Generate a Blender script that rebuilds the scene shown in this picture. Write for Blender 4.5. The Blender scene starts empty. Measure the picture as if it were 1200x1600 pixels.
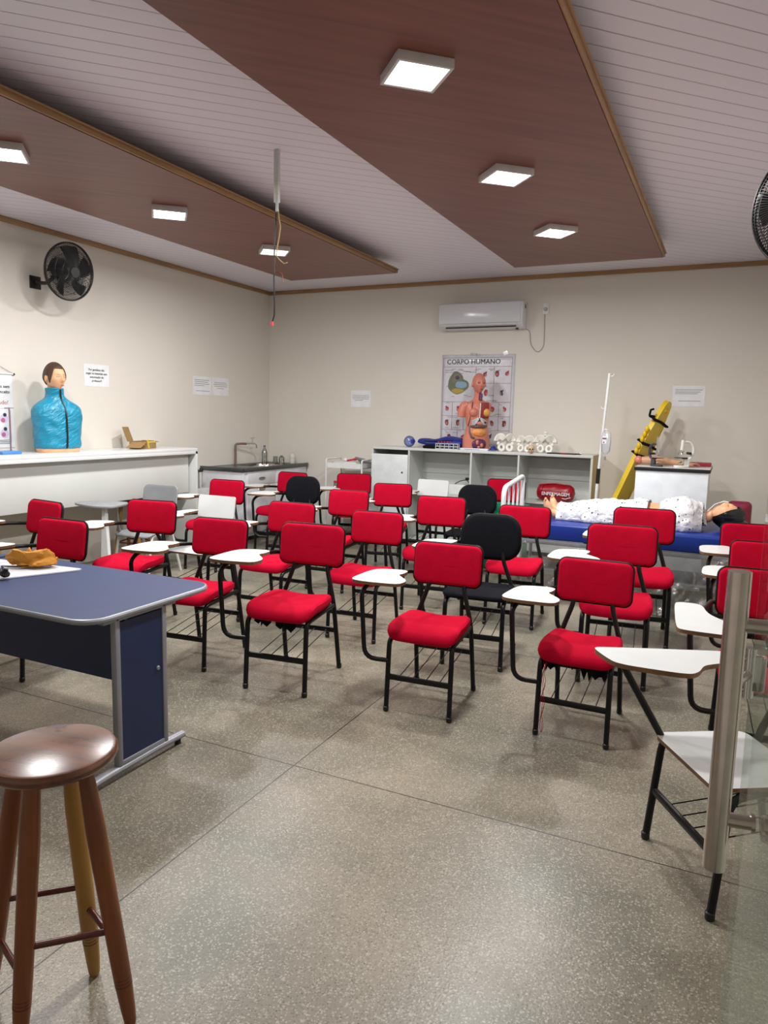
import bpy, bmesh, math, random
from mathutils import Vector, Matrix
PI = math.pi
rnd = random.Random(7)
C = bpy.context.scene.collection
SC = bpy.context.scene

# ------------------------------------------------------------------ camera, world, exposure
YAW, PITCH, ROLL, FPX = 0.4449988, -0.13276677, 0.02264597, 1123.27
cam_d = bpy.data.cameras.new('camera')
cam = bpy.data.objects.new('camera', cam_d)
C.objects.link(cam)
cy, sy = math.cos(YAW), math.sin(YAW)
fwd = Vector((-sy*math.cos(PITCH), cy*math.cos(PITCH), math.sin(PITCH)))
rt = Vector((cy, sy, 0)); up = rt.cross(fwd)
cr, sr = math.cos(ROLL), math.sin(ROLL)
r2 = cr*rt + sr*up; u2 = -sr*rt + cr*up
M = Matrix((r2, u2, -fwd)).transposed().to_4x4()
M.translation = Vector((0, 0, 1.65))
cam.matrix_world = M
cam_d.sensor_fit = 'VERTICAL'
cam_d.sensor_height = 36.0
cam_d.lens = FPX/1600*36.0
cam_d.clip_start = 0.05
SC.camera = cam
SC.view_settings.view_transform = 'Standard'
SC.view_settings.look = 'None'
SC.view_settings.exposure = 0.40
SC.view_settings.gamma = 1.0
SC.view_settings.use_curve_mapping = False
w = bpy.data.worlds.new('world'); SC.world = w; w.use_nodes = True
w.node_tree.nodes['Background'].inputs[0].default_value = (0.8, 0.85, 0.9, 1)
w.node_tree.nodes['Background'].inputs[1].default_value = 0.05
LAMP_W = 41.0            # watts of every ceiling lamp
LAMP_COL = (1.0, 0.985, 0.975)

# ------------------------------------------------------------------ materials
MATS = {}
def lin(c):
    return tuple(((x/12.92) if x <= 0.04045 else ((x+0.055)/1.055)**2.4) for x in c)
def mat(name, col, rough=0.5, metal=0.0, noise=None, bump=None, spec=None, trans=0.0, emis=None, coat=0.0):
    """col is given 0-255 sRGB.  noise=(scale, amount) mottles the colour, bump=(scale, strength)."""
    if name in MATS: return MATS[name]
    m = bpy.data.materials.new(name); m.use_nodes = True
    nt = m.node_tree; b = nt.nodes['Principled BSDF']
    c = lin([v/255 for v in col])
    b.inputs['Base Color'].default_value = (*c, 1)
    b.inputs['Roughness'].default_value = rough
    b.inputs['Metallic'].default_value = metal
    if spec is not None: b.inputs['Specular IOR Level'].default_value = spec
    if coat: b.inputs['Coat Weight'].default_value = coat
    if trans: b.inputs['Transmission Weight'].default_value = trans
    if emis:
        b.inputs['Emission Color'].default_value = (*emis[0], 1); b.inputs['Emission Strength'].default_value = emis[1]
    tc = nt.nodes.new('ShaderNodeTexCoord')
    if noise is None: noise = (9, 0.05)
    n = nt.nodes.new('ShaderNodeTexNoise'); n.inputs['Scale'].default_value = noise[0]; n.inputs['Detail'].default_value = 4
    nt.links.new(tc.outputs['Object'], n.inputs['Vector'])
    r = nt.nodes.new('ShaderNodeMapRange'); a = noise[1]
    r.inputs['To Min'].default_value = 1-a*2; r.inputs['To Max'].default_value = 1+a*2
    r.inputs['From Min'].default_value = 0.2; r.inputs['From Max'].default_value = 0.8
    nt.links.new(n.outputs['Fac'], r.inputs['Value'])
    mx = nt.nodes.new('ShaderNodeVectorMath'); mx.operation = 'SCALE'
    mx.inputs[0].default_value = c
    nt.links.new(r.outputs[0], mx.inputs['Scale'])
    nt.links.new(mx.outputs[0], b.inputs['Base Color'])
    if bump:
        n2 = nt.nodes.new('ShaderNodeTexNoise'); n2.inputs['Scale'].default_value = bump[0]; n2.inputs['Detail'].default_value = 6
        nt.links.new(tc.outputs['Object'], n2.inputs['Vector'])
        bp = nt.nodes.new('ShaderNodeBump'); bp.inputs['Strength'].default_value = bump[1]; bp.inputs['Distance'].default_value = 0.01
        nt.links.new(n2.outputs['Fac'], bp.inputs['Height']); nt.links.new(bp.outputs[0], b.inputs['Normal'])
    MATS[name] = m
    return m

def wood(name, c1, c2, rough=0.4, scale=(1, 14, 14), rot=(0, 0, 0), coat=0.0):
    if name in MATS: return MATS[name]
    m = bpy.data.materials.new(name); m.use_nodes = True
    nt = m.node_tree; b = nt.nodes['Principled BSDF']; b.inputs['Roughness'].default_value = rough
    b.inputs['Coat Weight'].default_value = coat
    tc = nt.nodes.new('ShaderNodeTexCoord'); mp = nt.nodes.new('ShaderNodeMapping')
    mp.inputs['Scale'].default_value = scale
    mp0 = nt.nodes.new('ShaderNodeMapping'); mp0.inputs['Rotation'].default_value = rot
    nt.links.new(tc.outputs['Object'], mp0.inputs[0]); nt.links.new(mp0.outputs[0], mp.inputs[0])
    n = nt.nodes.new('ShaderNodeTexNoise'); n.inputs['Scale'].default_value = 2.0; n.inputs['Detail'].default_value = 8; n.inputs['Distortion'].default_value = 0.6
    nt.links.new(mp.outputs[0], n.inputs['Vector'])
    r = nt.nodes.new('ShaderNodeValToRGB'); e = r.color_ramp.elements
    e[0].position = 0.3; e[0].color = (*lin([v/255 for v in c1]), 1)
    e[1].position = 0.7; e[1].color = (*lin([v/255 for v in c2]), 1)
    nt.links.new(n.outputs['Fac'], r.inputs[0]); nt.links.new(r.outputs[0], b.inputs['Base Color'])
    MATS[name] = m
    return m

def wrinkle(m, scale, rot, strength, dist=.02):
    nt = m.node_tree; b = nt.nodes['Principled BSDF']
    tc = nt.nodes.new('ShaderNodeTexCoord'); mp = nt.nodes.new('ShaderNodeMapping'); mp2 = nt.nodes.new('ShaderNodeMapping')
    mp.inputs['Rotation'].default_value = (0, rot, 0); mp2.inputs['Scale'].default_value = scale
    n = nt.nodes.new('ShaderNodeTexNoise'); n.inputs['Scale'].default_value = 1.0; n.inputs['Detail'].default_value = 3; n.inputs['Distortion'].default_value = .8
    bp = nt.nodes.new('ShaderNodeBump'); bp.inputs['Strength'].default_value = strength; bp.inputs['Distance'].default_value = dist
    nt.links.new(tc.outputs['Object'], mp.inputs[0]); nt.links.new(mp.outputs[0], mp2.inputs[0]); nt.links.new(mp2.outputs[0], n.inputs['Vector'])
    nt.links.new(n.outputs['Fac'], bp.inputs['Height']); nt.links.new(bp.outputs[0], b.inputs['Normal'])
def mth(nt, op, a, b=None, c=None):
    n = nt.nodes.new('ShaderNodeMath'); n.operation = op
    for i, v in enumerate((a, b, c)):
        if v is None: continue
        if isinstance(v, (int, float)): n.inputs[i].default_value = v
        else: nt.links.new(v, n.inputs[i])
    return n.outputs[0]

def floor_material():
    m = bpy.data.materials.new('polished granilite'); m.use_nodes = True
    nt = m.node_tree; b = nt.nodes['Principled BSDF']; L = nt.links.new
    tc = nt.nodes.new('ShaderNodeTexCoord'); P = tc.outputs['Object']
    big = nt.nodes.new('ShaderNodeTexNoise'); big.inputs['Scale'].default_value = 1.3; big.inputs['Detail'].default_value = 5; L(P, big.inputs['Vector'])
    base = nt.nodes.new('ShaderNodeValToRGB'); e = base.color_ramp.elements
    e[0].position = 0.38; e[0].color = (*lin((0.405, 0.40, 0.345)), 1)
    e[1].position = 0.65; e[1].color = (*lin((0.555, 0.52, 0.455)), 1)
    L(big.outputs['Fac'], base.inputs[0])
    col = base.outputs[0]
    def flecks(scale, thr, color, col, amt=1.0, seed=0.0, pk=0.45):
        mp = nt.nodes.new('ShaderNodeMapping'); mp.inputs['Location'].default_value = (seed, seed*2, 0); L(P, mp.inputs[0])
        v = nt.nodes.new('ShaderNodeTexVoronoi'); v.inputs['Scale'].default_value = scale; v.inputs['Randomness'].default_value = 1.0
        L(mp.outputs[0], v.inputs['Vector'])
        sep = nt.nodes.new('ShaderNodeSeparateColor'); L(v.outputs['Color'], sep.inputs[0])
        size = mth(nt, 'MULTIPLY', sep.outputs[0], thr)
        f = mth(nt, 'LESS_THAN', v.outputs['Distance'], size)
        pick = mth(nt, 'GREATER_THAN', sep.outputs[1], pk)
        f = mth(nt, 'MULTIPLY', mth(nt, 'MULTIPLY', f, pick), amt)
        mx = nt.nodes.new('ShaderNodeMix'); mx.data_type = 'RGBA'
        L(f, mx.inputs[0]); L(col, mx.inputs[6]); mx.inputs[7].default_value = (*lin(color), 1)
        return mx.outputs[2]
    col = flecks(170, 0.62, (0.33, 0.30, 0.26), col, 0.55, 3.1, .3)
    col = flecks(135, 0.6, (0.68, 0.66, 0.60), col, 0.55, 0, .3)
    col = flecks(85, 0.38, (0.74, 0.72, 0.67), col, 0.45, 1.7, .5)
    col = flecks(95, 0.30, (0.22, 0.20, 0.17), col, 0.6, 5.3, .4)
    # joints
    sx = nt.nodes.new('ShaderNodeSeparateXYZ'); L(P, sx.inputs[0])
    def joint(o, off):
        t = mth(nt, 'ADD', o, off + 2.12*20)
        t = mth(nt, 'MODULO', t, 2.12)
        t = mth(nt, 'ABSOLUTE', mth(nt, 'SUBTRACT', t, 1.06))
        return mth(nt, 'LESS_THAN', t, 0.003)
    j = mth(nt, 'MAXIMUM', joint(sx.outputs[0], 1.745+1.06), joint(sx.outputs[1], -2.73+1.06))
    mx = nt.nodes.new('ShaderNodeMix'); mx.data_type = 'RGBA'; L(j, mx.inputs[0]); L(col, mx.inputs[6])
    mx.inputs[7].default_value = (*lin((0.2, 0.18, 0.16)), 1)
    L(mx.outputs[2], b.inputs['Base Color'])
    n2 = nt.nodes.new('ShaderNodeTexNoise'); n2.inputs['Scale'].default_value = 3; n2.inputs['Detail'].default_value = 6; L(P, n2.inputs['Vector'])
    r = nt.nodes.new('ShaderNodeMapRange'); r.inputs['To Min'].default_value = 0.24; r.inputs['To Max'].default_value = 0.44; b.inputs['Specular IOR Level'].default_value = 0.36
    L(n2.outputs['Fac'], r.inputs['Value']); L(r.outputs[0], b.inputs['Roughness'])
    n3 = nt.nodes.new('ShaderNodeTexNoise'); n3.inputs['Scale'].default_value = 110; n3.inputs['Detail'].default_value = 3; L(P, n3.inputs['Vector'])
    bp = nt.nodes.new('ShaderNodeBump'); bp.inputs['Strength'].default_value = 0.35; bp.inputs['Distance'].default_value = 0.002
    L(n3.outputs['Fac'], bp.inputs['Height']); L(bp.outputs[0], b.inputs['Normal'])
    return m

def ceiling_material():
    m = bpy.data.materials.new('white pvc ceiling slats'); m.use_nodes = True
    nt = m.node_tree; b = nt.nodes['Principled BSDF']; L = nt.links.new
    b.inputs['Roughness'].default_value = 0.35
    tc = nt.nodes.new('ShaderNodeTexCoord'); sx = nt.nodes.new('ShaderNodeSeparateXYZ'); L(tc.outputs['Object'], sx.inputs[0])
    t = mth(nt, 'SUBTRACT', sx.outputs[1], sx.outputs[0])
    t = mth(nt, 'MULTIPLY', t, 0.70711)
    t = mth(nt, 'MODULO', mth(nt, 'ADD', t, 25.0), 0.122)
    d = mth(nt, 'ABSOLUTE', mth(nt, 'SUBTRACT', t, 0.061))
    g = mth(nt, 'LESS_THAN', d, 0.0035)
    mx = nt.nodes.new('ShaderNodeMix'); mx.data_type = 'RGBA'; L(g, mx.inputs[0])
    mx.inputs[6].default_value = (*lin((0.90, 0.885, 0.925)), 1); mx.inputs[7].default_value = (*lin((0.74, 0.70, 0.73)), 1)
    L(mx.outputs[2], b.inputs['Base Color'])
    bp = nt.nodes.new('ShaderNodeBump'); bp.inputs['Strength'].default_value = 0.6; bp.inputs['Distance'].default_value = 0.004
    h = nt.nodes.new('ShaderNodeMapRange'); h.inputs['From Max'].default_value = 0.006; L(d, h.inputs['Value'])
    L(h.outputs[0], bp.inputs['Height']); L(bp.outputs[0], b.inputs['Normal'])
    return m

def clear_material(name, tint, refl=0.1, rough=0.03, opaque=0.0, ocol=(1, 1, 1), crinkle=None, fres=1.0):
    if name in MATS: return MATS[name]
    m = bpy.data.materials.new(name); m.use_nodes = True
    nt = m.node_tree; nt.nodes.clear(); L = nt.links.new
    out = nt.nodes.new('ShaderNodeOutputMaterial')
    tr = nt.nodes.new('ShaderNodeBsdfTransparent'); tr.inputs[0].default_value = (*tint, 1)
    gl = nt.nodes.new('ShaderNodeBsdfGlossy'); gl.inputs['Roughness'].default_value = rough
    df = nt.nodes.new('ShaderNodeBsdfDiffuse'); df.inputs[0].default_value = (*ocol, 1)
    fr = nt.nodes.new('ShaderNodeFresnel'); fr.inputs[0].default_value = 1.45
    if crinkle:
        tc = nt.nodes.new('ShaderNodeTexCoord'); n = nt.nodes.new('ShaderNodeTexNoise')
        n.inputs['Scale'].default_value = crinkle[0]; n.inputs['Detail'].default_value = 5; n.inputs['Distortion'].default_value = 1.5
        L(tc.outputs['Object'], n.inputs['Vector'])
        bp = nt.nodes.new('ShaderNodeBump'); bp.inputs['Strength'].default_value = crinkle[1]; bp.inputs['Distance'].default_value = 0.03
        L(n.outputs['Fac'], bp.inputs['Height']); L(bp.outputs[0], gl.inputs['Normal']); L(bp.outputs[0], fr.inputs['Normal'])
    f = mth(nt, 'ADD', mth(nt, 'MULTIPLY', fr.outputs[0], fres), refl-0.035*fres)
    m1 = nt.nodes.new('ShaderNodeMixShader'); L(f, m1.inputs[0]); L(tr.outputs[0], m1.inputs[1]); L(gl.outputs[0], m1.inputs[2])
    m2 = nt.nodes.new('ShaderNodeMixShader'); m2.inputs[0].default_value = opaque; L(m1.outputs[0], m2.inputs[1]); L(df.outputs[0], m2.inputs[2])
    L(m2.outputs[0], out.inputs[0])
    MATS[name] = m
    return m

def dotted_material():
    m = bpy.data.materials.new('white gown with small dark print'); m.use_nodes = True
    nt = m.node_tree; b = nt.nodes['Principled BSDF']; L = nt.links.new
    b.inputs['Roughness'].default_value = 0.85
    tc = nt.nodes.new('ShaderNodeTexCoord')
    v = nt.nodes.new('ShaderNodeTexVoronoi'); v.inputs['Scale'].default_value = 32; L(tc.outputs['Object'], v.inputs['Vector'])
    sep = nt.nodes.new('ShaderNodeSeparateColor'); L(v.outputs['Color'], sep.inputs[0])
    f = mth(nt, 'LESS_THAN', v.outputs['Distance'], mth(nt, 'MULTIPLY', sep.outputs[0], 0.30))
    mx = nt.nodes.new('ShaderNodeMix'); mx.data_type = 'RGBA'; L(f, mx.inputs[0])
    mx.inputs[6].default_value = (*lin((0.86, 0.86, 0.87)), 1); mx.inputs[7].default_value = (*lin((0.18, 0.18, 0.24)), 1)
    L(mx.outputs[2], b.inputs['Base Color'])
    n = nt.nodes.new('ShaderNodeTexNoise'); n.inputs['Scale'].default_value = 14; n.inputs['Detail'].default_value = 3; n.inputs['Distortion'].default_value = 1; L(tc.outputs['Object'], n.inputs['Vector'])
    bp = nt.nodes.new('ShaderNodeBump'); bp.inputs['Strength'].default_value = 0.8; bp.inputs['Distance'].default_value = 0.03
    L(n.outputs['Fac'], bp.inputs['Height']); L(bp.outputs[0], b.inputs['Normal'])
    return m

RED = mat('red fabric', (178, 8, 42), 0.9, noise=(14, 0.05), bump=(260, 0.25), spec=.08)
BLACKM = mat('black painted steel', (9, 9, 12), 0.4, noise=(6, 0.1), spec=.3)
BLKFAB = mat('black fabric', (18, 19, 25), 0.9, noise=(30, 0.1), bump=(250, 0.3), spec=.12)
PIPING = mat('black plastic piping', (9, 7, 9), 0.5, spec=.25)
LAMINATE = mat('white laminate', (216, 219, 219), 0.25, noise=(5, 0.02))
MDFEDGE = wood('brown board edge', (95, 66, 42), (128, 92, 60), 0.7)
WHITEP = mat('white painted metal', (222, 224, 222), 0.35)
WHITEM = mat('white melamine board', (204, 207, 203), 0.4, noise=(3, 0.02))
WALL = mat('greige wall paint', (217, 212, 202), 0.75, noise=(0.7, 0.025), bump=(60, 0.05))
STEEL = mat('brushed stainless steel', (206, 196, 190), 0.2, 1.0, noise=(40, 0.05))
CHROME = mat('chrome', (210, 210, 210), 0.1, 1.0)
SILVER = mat('silver painted steel', (136, 138, 144), 0.4, 0.3)
NAVY = mat('navy blue laminate', (40, 54, 92), 0.55, noise=(5, 0.05), spec=.3)
NAVYD = mat('dark navy panel', (22, 36, 74), 0.45, noise=(5, 0.05))
SKIN = mat('manikin skin vinyl', (228, 172, 130), 0.45)
SKINP = mat('pink model plastic', (200, 122, 102), 0.35)
BLACKP = mat('black plastic', (18, 18, 20), 0.4)
BLUEM = mat('blue vinyl mattress', (12, 46, 132), 0.4, noise=(4, 0.06))
PAPER = mat('white paper', (226, 228, 230), 0.7)
INK = mat('dark printed ink', (50, 50, 58), 0.8)
INKG = mat('grey printed ink', (120, 120, 128), 0.8)
INKR = mat('red printed ink', (172, 60, 62), 0.8)
BONE = mat('white bone plastic', (232, 230, 220), 0.35)
GLASS = clear_material('clear plastic', (0.93, 0.95, 0.94), 0.08)
TRIMW = wood('light wood moulding', (138, 104, 66), (168, 130, 86), 0.45, scale=(14, 1, 14))
GREYPL = mat('grey plastic', (140, 143, 146), 0.45)

# ------------------------------------------------------------------ mesh builder
class G:
    def __init__(s): s.bm = bmesh.new(); s.mi = 0
    def _mark(s, n0):
        s.bm.faces.ensure_lookup_table()
        for f in s.bm.faces[n0:]: f.material_index = s.mi
    def m(s, i): s.mi = i; return s
    def box(s, c, d, bev=0.0, rz=0.0, rx=0.0, ry=0.0, seg=2):
        n0 = len(s.bm.faces); t = bmesh.new()
        bmesh.ops.create_cube(t, size=1.0)
        for v in t.verts: v.co = Vector((v.co.x*d[0], v.co.y*d[1], v.co.z*d[2]))
        if bev > 0: bmesh.ops.bevel(t, geom=list(t.edges), offset=bev, segments=seg, affect='EDGES', profile=0.5)
        X = Matrix.Translation(Vector(c)) @ Matrix.Rotation(rz, 4, 'Z') @ Matrix.Rotation(ry, 4, 'Y') @ Matrix.Rotation(rx, 4, 'X')
        t.transform(X); s._merge(t); s._mark(n0); return s
    def _merge(s, t):
        me = bpy.data.meshes.new('tmp'); t.to_mesh(me); t.free(); s.bm.from_mesh(me); bpy.data.meshes.remove(me)
    def tube(s, pts, r, seg=10, closed=False, flat=1.0):
        n0 = len(s.bm.faces); pts = [Vector(p) for p in pts]; n = len(pts)
        rr = r if isinstance(r, (list, tuple)) else [r]*n
        T = []
        for i in range(n):
            if closed: d = (pts[(i+1) % n]-pts[i-1])
            elif i == 0: d = pts[1]-pts[0]
            elif i == n-1: d = pts[-1]-pts[-2]
            else: d = (pts[i+1]-pts[i]).normalized()+(pts[i]-pts[i-1]).normalized()
            T.append(d.normalized() if d.length > 1e-9 else Vector((0, 0, 1)))
        ref = Vector((0, 0, 1)) if abs(T[0].z) < 0.9 else Vector((1, 0, 0))
        N = (ref-T[0]*ref.dot(T[0])).normalized(); rings = []
        for i in range(n):
            N = (N-T[i]*N.dot(T[i]))
            if N.length < 1e-6: N = T[i].orthogonal()
            N.normalize(); B = T[i].cross(N)
            rings.append([s.bm.verts.new(pts[i]+(N*math.cos(2*PI*k/seg)*flat+B*math.sin(2*PI*k/seg))*rr[i]) for k in range(seg)])
        rng = range(n) if closed else range(n-1)
        for i in rng:
            a, b = rings[i], rings[(i+1) % n]
            for k in range(seg):
                s.bm.faces.new((a[k], a[(k+1) % seg], b[(k+1) % seg], b[k]))
        if not closed:
            s.bm.faces.new(rings[0][::-1]); s.bm.faces.new(rings[-1])
        s._mark(n0); return s
    def lathe(s, prof, c=(0, 0, 0), seg=24, axis='Z', sx=1.0, sy=1.0, rot=None):
        n0 = len(s.bm.faces); t = bmesh.new(); rings = []
        for (r, z) in prof:
            if r < 1e-6: rings.append([t.verts.new((0, 0, z))])
            else: rings.append([t.verts.new((r*math.cos(2*PI*k/seg)*sx, r*math.sin(2*PI*k/seg)*sy, z)) for k in range(seg)])
        for a, b in zip(rings, rings[1:]):
            for k in range(seg):
                k2 = (k+1) % seg
                if len(a) == 1 and len(b) == 1: continue
                if len(a) == 1: t.faces.new((a[0], b[k], b[k2]))
                elif len(b) == 1: t.faces.new((a[k], a[k2], b[0]))
                else: t.faces.new((a[k], a[k2], b[k2], b[k]))
        X = Matrix.Identity(4)
        if axis == 'X': X = Matrix.Rotation(PI/2, 4, 'Y')
        if axis == 'Y': X = Matrix.Rotation(-PI/2, 4, 'X')
        if rot is not None: X = rot @ X
        t.transform(Matrix.Translation(Vector(c)) @ X); s._merge(t); s._mark(n0); return s
    def cyl(s, c, r, h, axis='Z', seg=20, bev=0.0, rot=None):
        b = bev
        p = [(0, -h/2), (r-b, -h/2), (r, -h/2+b), (r, h/2-b), (r-b, h/2), (0, h/2)] if b else [(0, -h/2), (r, -h/2), (r, h/2), (0, h/2)]
        return s.lathe(p, c, seg, axis, rot=rot)
    def ball(s, c, r, seg=20, rings=12, rot=None):
        r3 = r if isinstance(r, (tuple, list)) else (r, r, r)
        n0 = len(s.bm.faces); t = bmesh.new()
        bmesh.ops.create_uvsphere(t, u_segments=seg, v_segments=rings, radius=1.0)
        X = Matrix.Translation(Vector(c)) @ (rot if rot is not None else Matrix.Identity(4)) @ Matrix.Diagonal((*r3, 1))
        t.transform(X); s._merge(t); s._mark(n0); return s
    def prism(s, poly, z0, z1, bev=0.0, X=None, edge_mi=None):
        n0 = len(s.bm.faces); t = bmesh.new()
        vs = [t.verts.new((p[0], p[1], z0)) for p in poly]
        f = t.faces.new(vs); f.normal_update()
        if f.normal.z > 0: f.normal_flip()
        r = bmesh.ops.extrude_face_region(t, geom=[f])
        for v in [g for g in r['geom'] if isinstance(g, bmesh.types.BMVert)]: v.co.z = z1
        bmesh.ops.recalc_face_normals(t, faces=t.faces)
        if bev > 0:
            es = [e for e in t.edges if abs(e.verts[0].co.z-e.verts[1].co.z) < 1e-9]
            bmesh.ops.bevel(t, geom=es, offset=bev, segments=2, affect='EDGES', profile=0.5)
        for f in t.faces: f.material_index = s.mi
        if edge_mi is not None:
            t.normal_update()
            for f in t.faces:
                if abs(f.normal.z) < 0.5 or f.normal.z < 0: f.material_index = edge_mi
        if X is not None: t.transform(X)
        s._merge(t)
        return s
    def grid(s, nu, nv, fn, closeu=False):
        n0 = len(s.bm.faces)
        V = [[s.bm.verts.new(fn(i/(nu if closeu else nu-1), j/(nv-1))) for i in range(nu)] for j in range(nv)]
        for j in range(nv-1):
            for i in range(nu if closeu else nu-1):
                s.bm.faces.new((V[j][i], V[j][(i+1) % nu], V[j+1][(i+1) % nu], V[j+1][i]))
        s._mark(n0); return s
    def loft(s, rings, seg=32, cap=True, post=None):
        """rings: (z, cx, cy, rx, ry, power)"""
        n0 = len(s.bm.faces); R = []
        for (z, cx, cy_, rx, ry, p) in rings:
            ring = []
            for k in range(seg):
                a = 2*PI*k/seg; ca, sa = math.cos(a), math.sin(a)
                x = cx+rx*math.copysign(abs(ca)**(2/p), ca); y = cy_+ry*math.copysign(abs(sa)**(2/p), sa)
                v = Vector((x, y, z))
                if post: v = post(v, a)
                ring.append(s.bm.verts.new(v))
            R.append(ring)
        for a, b in zip(R, R[1:]):
            for k in range(seg): s.bm.faces.new((a[k], a[(k+1) % seg], b[(k+1) % seg], b[k]))
        if cap: s.bm.faces.new(R[0][::-1]); s.bm.faces.new(R[-1])
        s._mark(n0); return s
    def pillow(s, w_, d_, h, rc, er=None, X=None, deform=None, seg=8, dome=0.25):
        """rounded-rectangle cushion lying in XY, thickness h"""
        n0 = len(s.bm.faces); t = bmesh.new(); er = er or h*0.5
        def outline(inset):
            hw, hd = w_/2-inset, d_/2-inset; r = max(rc-inset*0.6, 0.004); r = min(r, hw, hd); o = []
            for (qx, qy, a0) in ((1, 1, 0), (-1, 1, PI/2), (-1, -1, PI), (1, -1, 1.5*PI)):
                for k in range(seg+1):
                    a = a0+k/seg*PI/2; o.append((qx*(hw-r)+r*math.cos(a), qy*(hd-r)+r*math.sin(a)))
                nx = (hw-r, hd-r)
            # add mid points on straight sides for deformation
            out = []
            n = len(o)
            for i in range(n):
                p, q = o[i], o[(i+1) % n]; out.append(p)
                L = math.hypot(q[0]-p[0], q[1]-p[1])
                if (i+1) % (seg+1) == 0:
                    for k in range(1, 6): out.append((p[0]+(q[0]-p[0])*k/6, p[1]+(q[1]-p[1])*k/6))
            return out
        prof = [(er, -h/2)]
        for k in range(1, 6): a = -PI/2+PI*k/6; prof.append((er*(1-math.cos(a)), h/2*math.sin(a)))
        prof.append((er, h/2))
        m_ = min(w_, d_)/2
        ins = [er+(m_-er)*q for q in (0.2, 0.45, 0.7, 0.92)]
        dm = h*dome
        P = [(i_, -h/2) for i_ in ins[::-1]]+prof+[(i_, h/2+dm*((i_-er)/(m_-er))*(2-((i_-er)/(m_-er)))) for i_ in ins]
        R = []
        for (i_, z) in P: R.append([t.verts.new((x, y, z)) for (x, y) in outline(i_)])
        for a, b in zip(R, R[1:]):
            n = len(a)
            for k in range(n): t.faces.new((a[k], a[(k+1) % n], b[(k+1) % n], b[k]))
        t.faces.new(R[0][::-1]); t.faces.new(R[-1])
        if deform:
            for v in t.verts: v.co = Vector(deform(v.co))
        if X is not None: t.transform(X)
        bmesh.ops.recalc_face_normals(t, faces=t.faces)
        s._merge(t); s._mark(n0); return s
    def xf(s, X): s.bm.transform(X); return s
    def noise(s, amp, freq, seed=0):
        from mathutils import noise as nz
        for v in s.bm.verts:
            q = v.co*freq+Vector((seed, seed, seed)); v.co += Vector((nz.noise(q), nz.noise(q+Vector((31, 0, 0))), nz.noise(q+Vector((0, 57, 0)))))*amp
        return s
    def obj(s, name, mats, parent=None, loc=None, rz=0.0, ang=35, recalc=True):
        if recalc: bmesh.ops.recalc_face_normals(s.bm, faces=s.bm.faces)
        me = bpy.data.meshes.new(name); s.bm.to_mesh(me); s.bm.free()
        if not isinstance(mats, (list, tuple)): mats = [mats]
        for m_ in mats: me.materials.append(m_)
        for p in me.polygons: p.use_smooth = True
        me.set_sharp_from_angle(angle=math.radians(ang))
        o = bpy.data.objects.new(name, me); C.objects.link(o)
        if parent is not None: o.parent = parent
        if loc is not None: o.location = loc
        o.rotation_euler.z = rz
        return o

def rpath(pts, r=0.04, n=5):
    """polyline with rounded corners"""
    pts = [Vector(p) for p in pts]; out = [pts[0]]
    for i in range(1, len(pts)-1):
        a, b, c = pts[i-1], pts[i], pts[i+1]
        ri = r[i-1] if isinstance(r, (list, tuple)) else r
        d1, d2 = (a-b), (c-b); q = min(ri, d1.length*0.49, d2.length*0.49)
        p, s_ = b+d1.normalized()*q, b+d2.normalized()*q
        for k in range(n+1):
            t = k/n; out.append(p*(1-t)**2+b*2*t*(1-t)+s_*t*t)
    out.append(pts[-1]); return out

def tag(o, label=None, cat=None, group=None, kind=None):
    if label: o['label'] = label
    if cat: o['category'] = cat
    if group: o['group'] = group
    if kind: o['kind'] = kind
    return o
def thing(name, label, cat, loc=(0, 0, 0), rz=0.0, group=None, sc=1.0):
    o = bpy.data.objects.new(name, None); C.objects.link(o); o.empty_display_size = 0.1
    o.location = loc; o.rotation_euler = (0, 0, rz); o.scale = (sc, sc, sc)
    return tag(o, label, cat, group)
def struct(o): o['kind'] = 'structure'; return o
def copy_tree(o, parent=None):
    c = o.copy(); C.objects.link(c)
    if parent is not None: c.parent = parent
    for ch in [x for x in SC.objects if x.parent == o]: copy_tree(ch, c)
    return c
def text(name, s, size, m_, parent, loc, rot, align='CENTER', space=1.0, ext=0.0006, sx=1.0, bold=0.0):
    cu = bpy.data.curves.new(name, 'FONT'); cu.body = s; cu.size = size; cu.align_x = align; cu.align_y = 'CENTER'
    cu.extrude = ext; cu.space_line = space; cu.offset = bold; cu.resolution_u = 2
    t = bpy.data.objects.new(name, cu); C.objects.link(t)
    bpy.context.view_layer.update()
    dg = bpy.context.evaluated_depsgraph_get()
    me = bpy.data.meshes.new_from_object(t.evaluated_get(dg)); bpy.data.objects.remove(t)
    o = bpy.data.objects.new(name, me); C.objects.link(o); me.materials.clear(); me.materials.append(m_)
    o.parent = parent; o.location = loc; o.rotation_euler = rot; o.scale = (sx, 1, 1)
    return o

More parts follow.
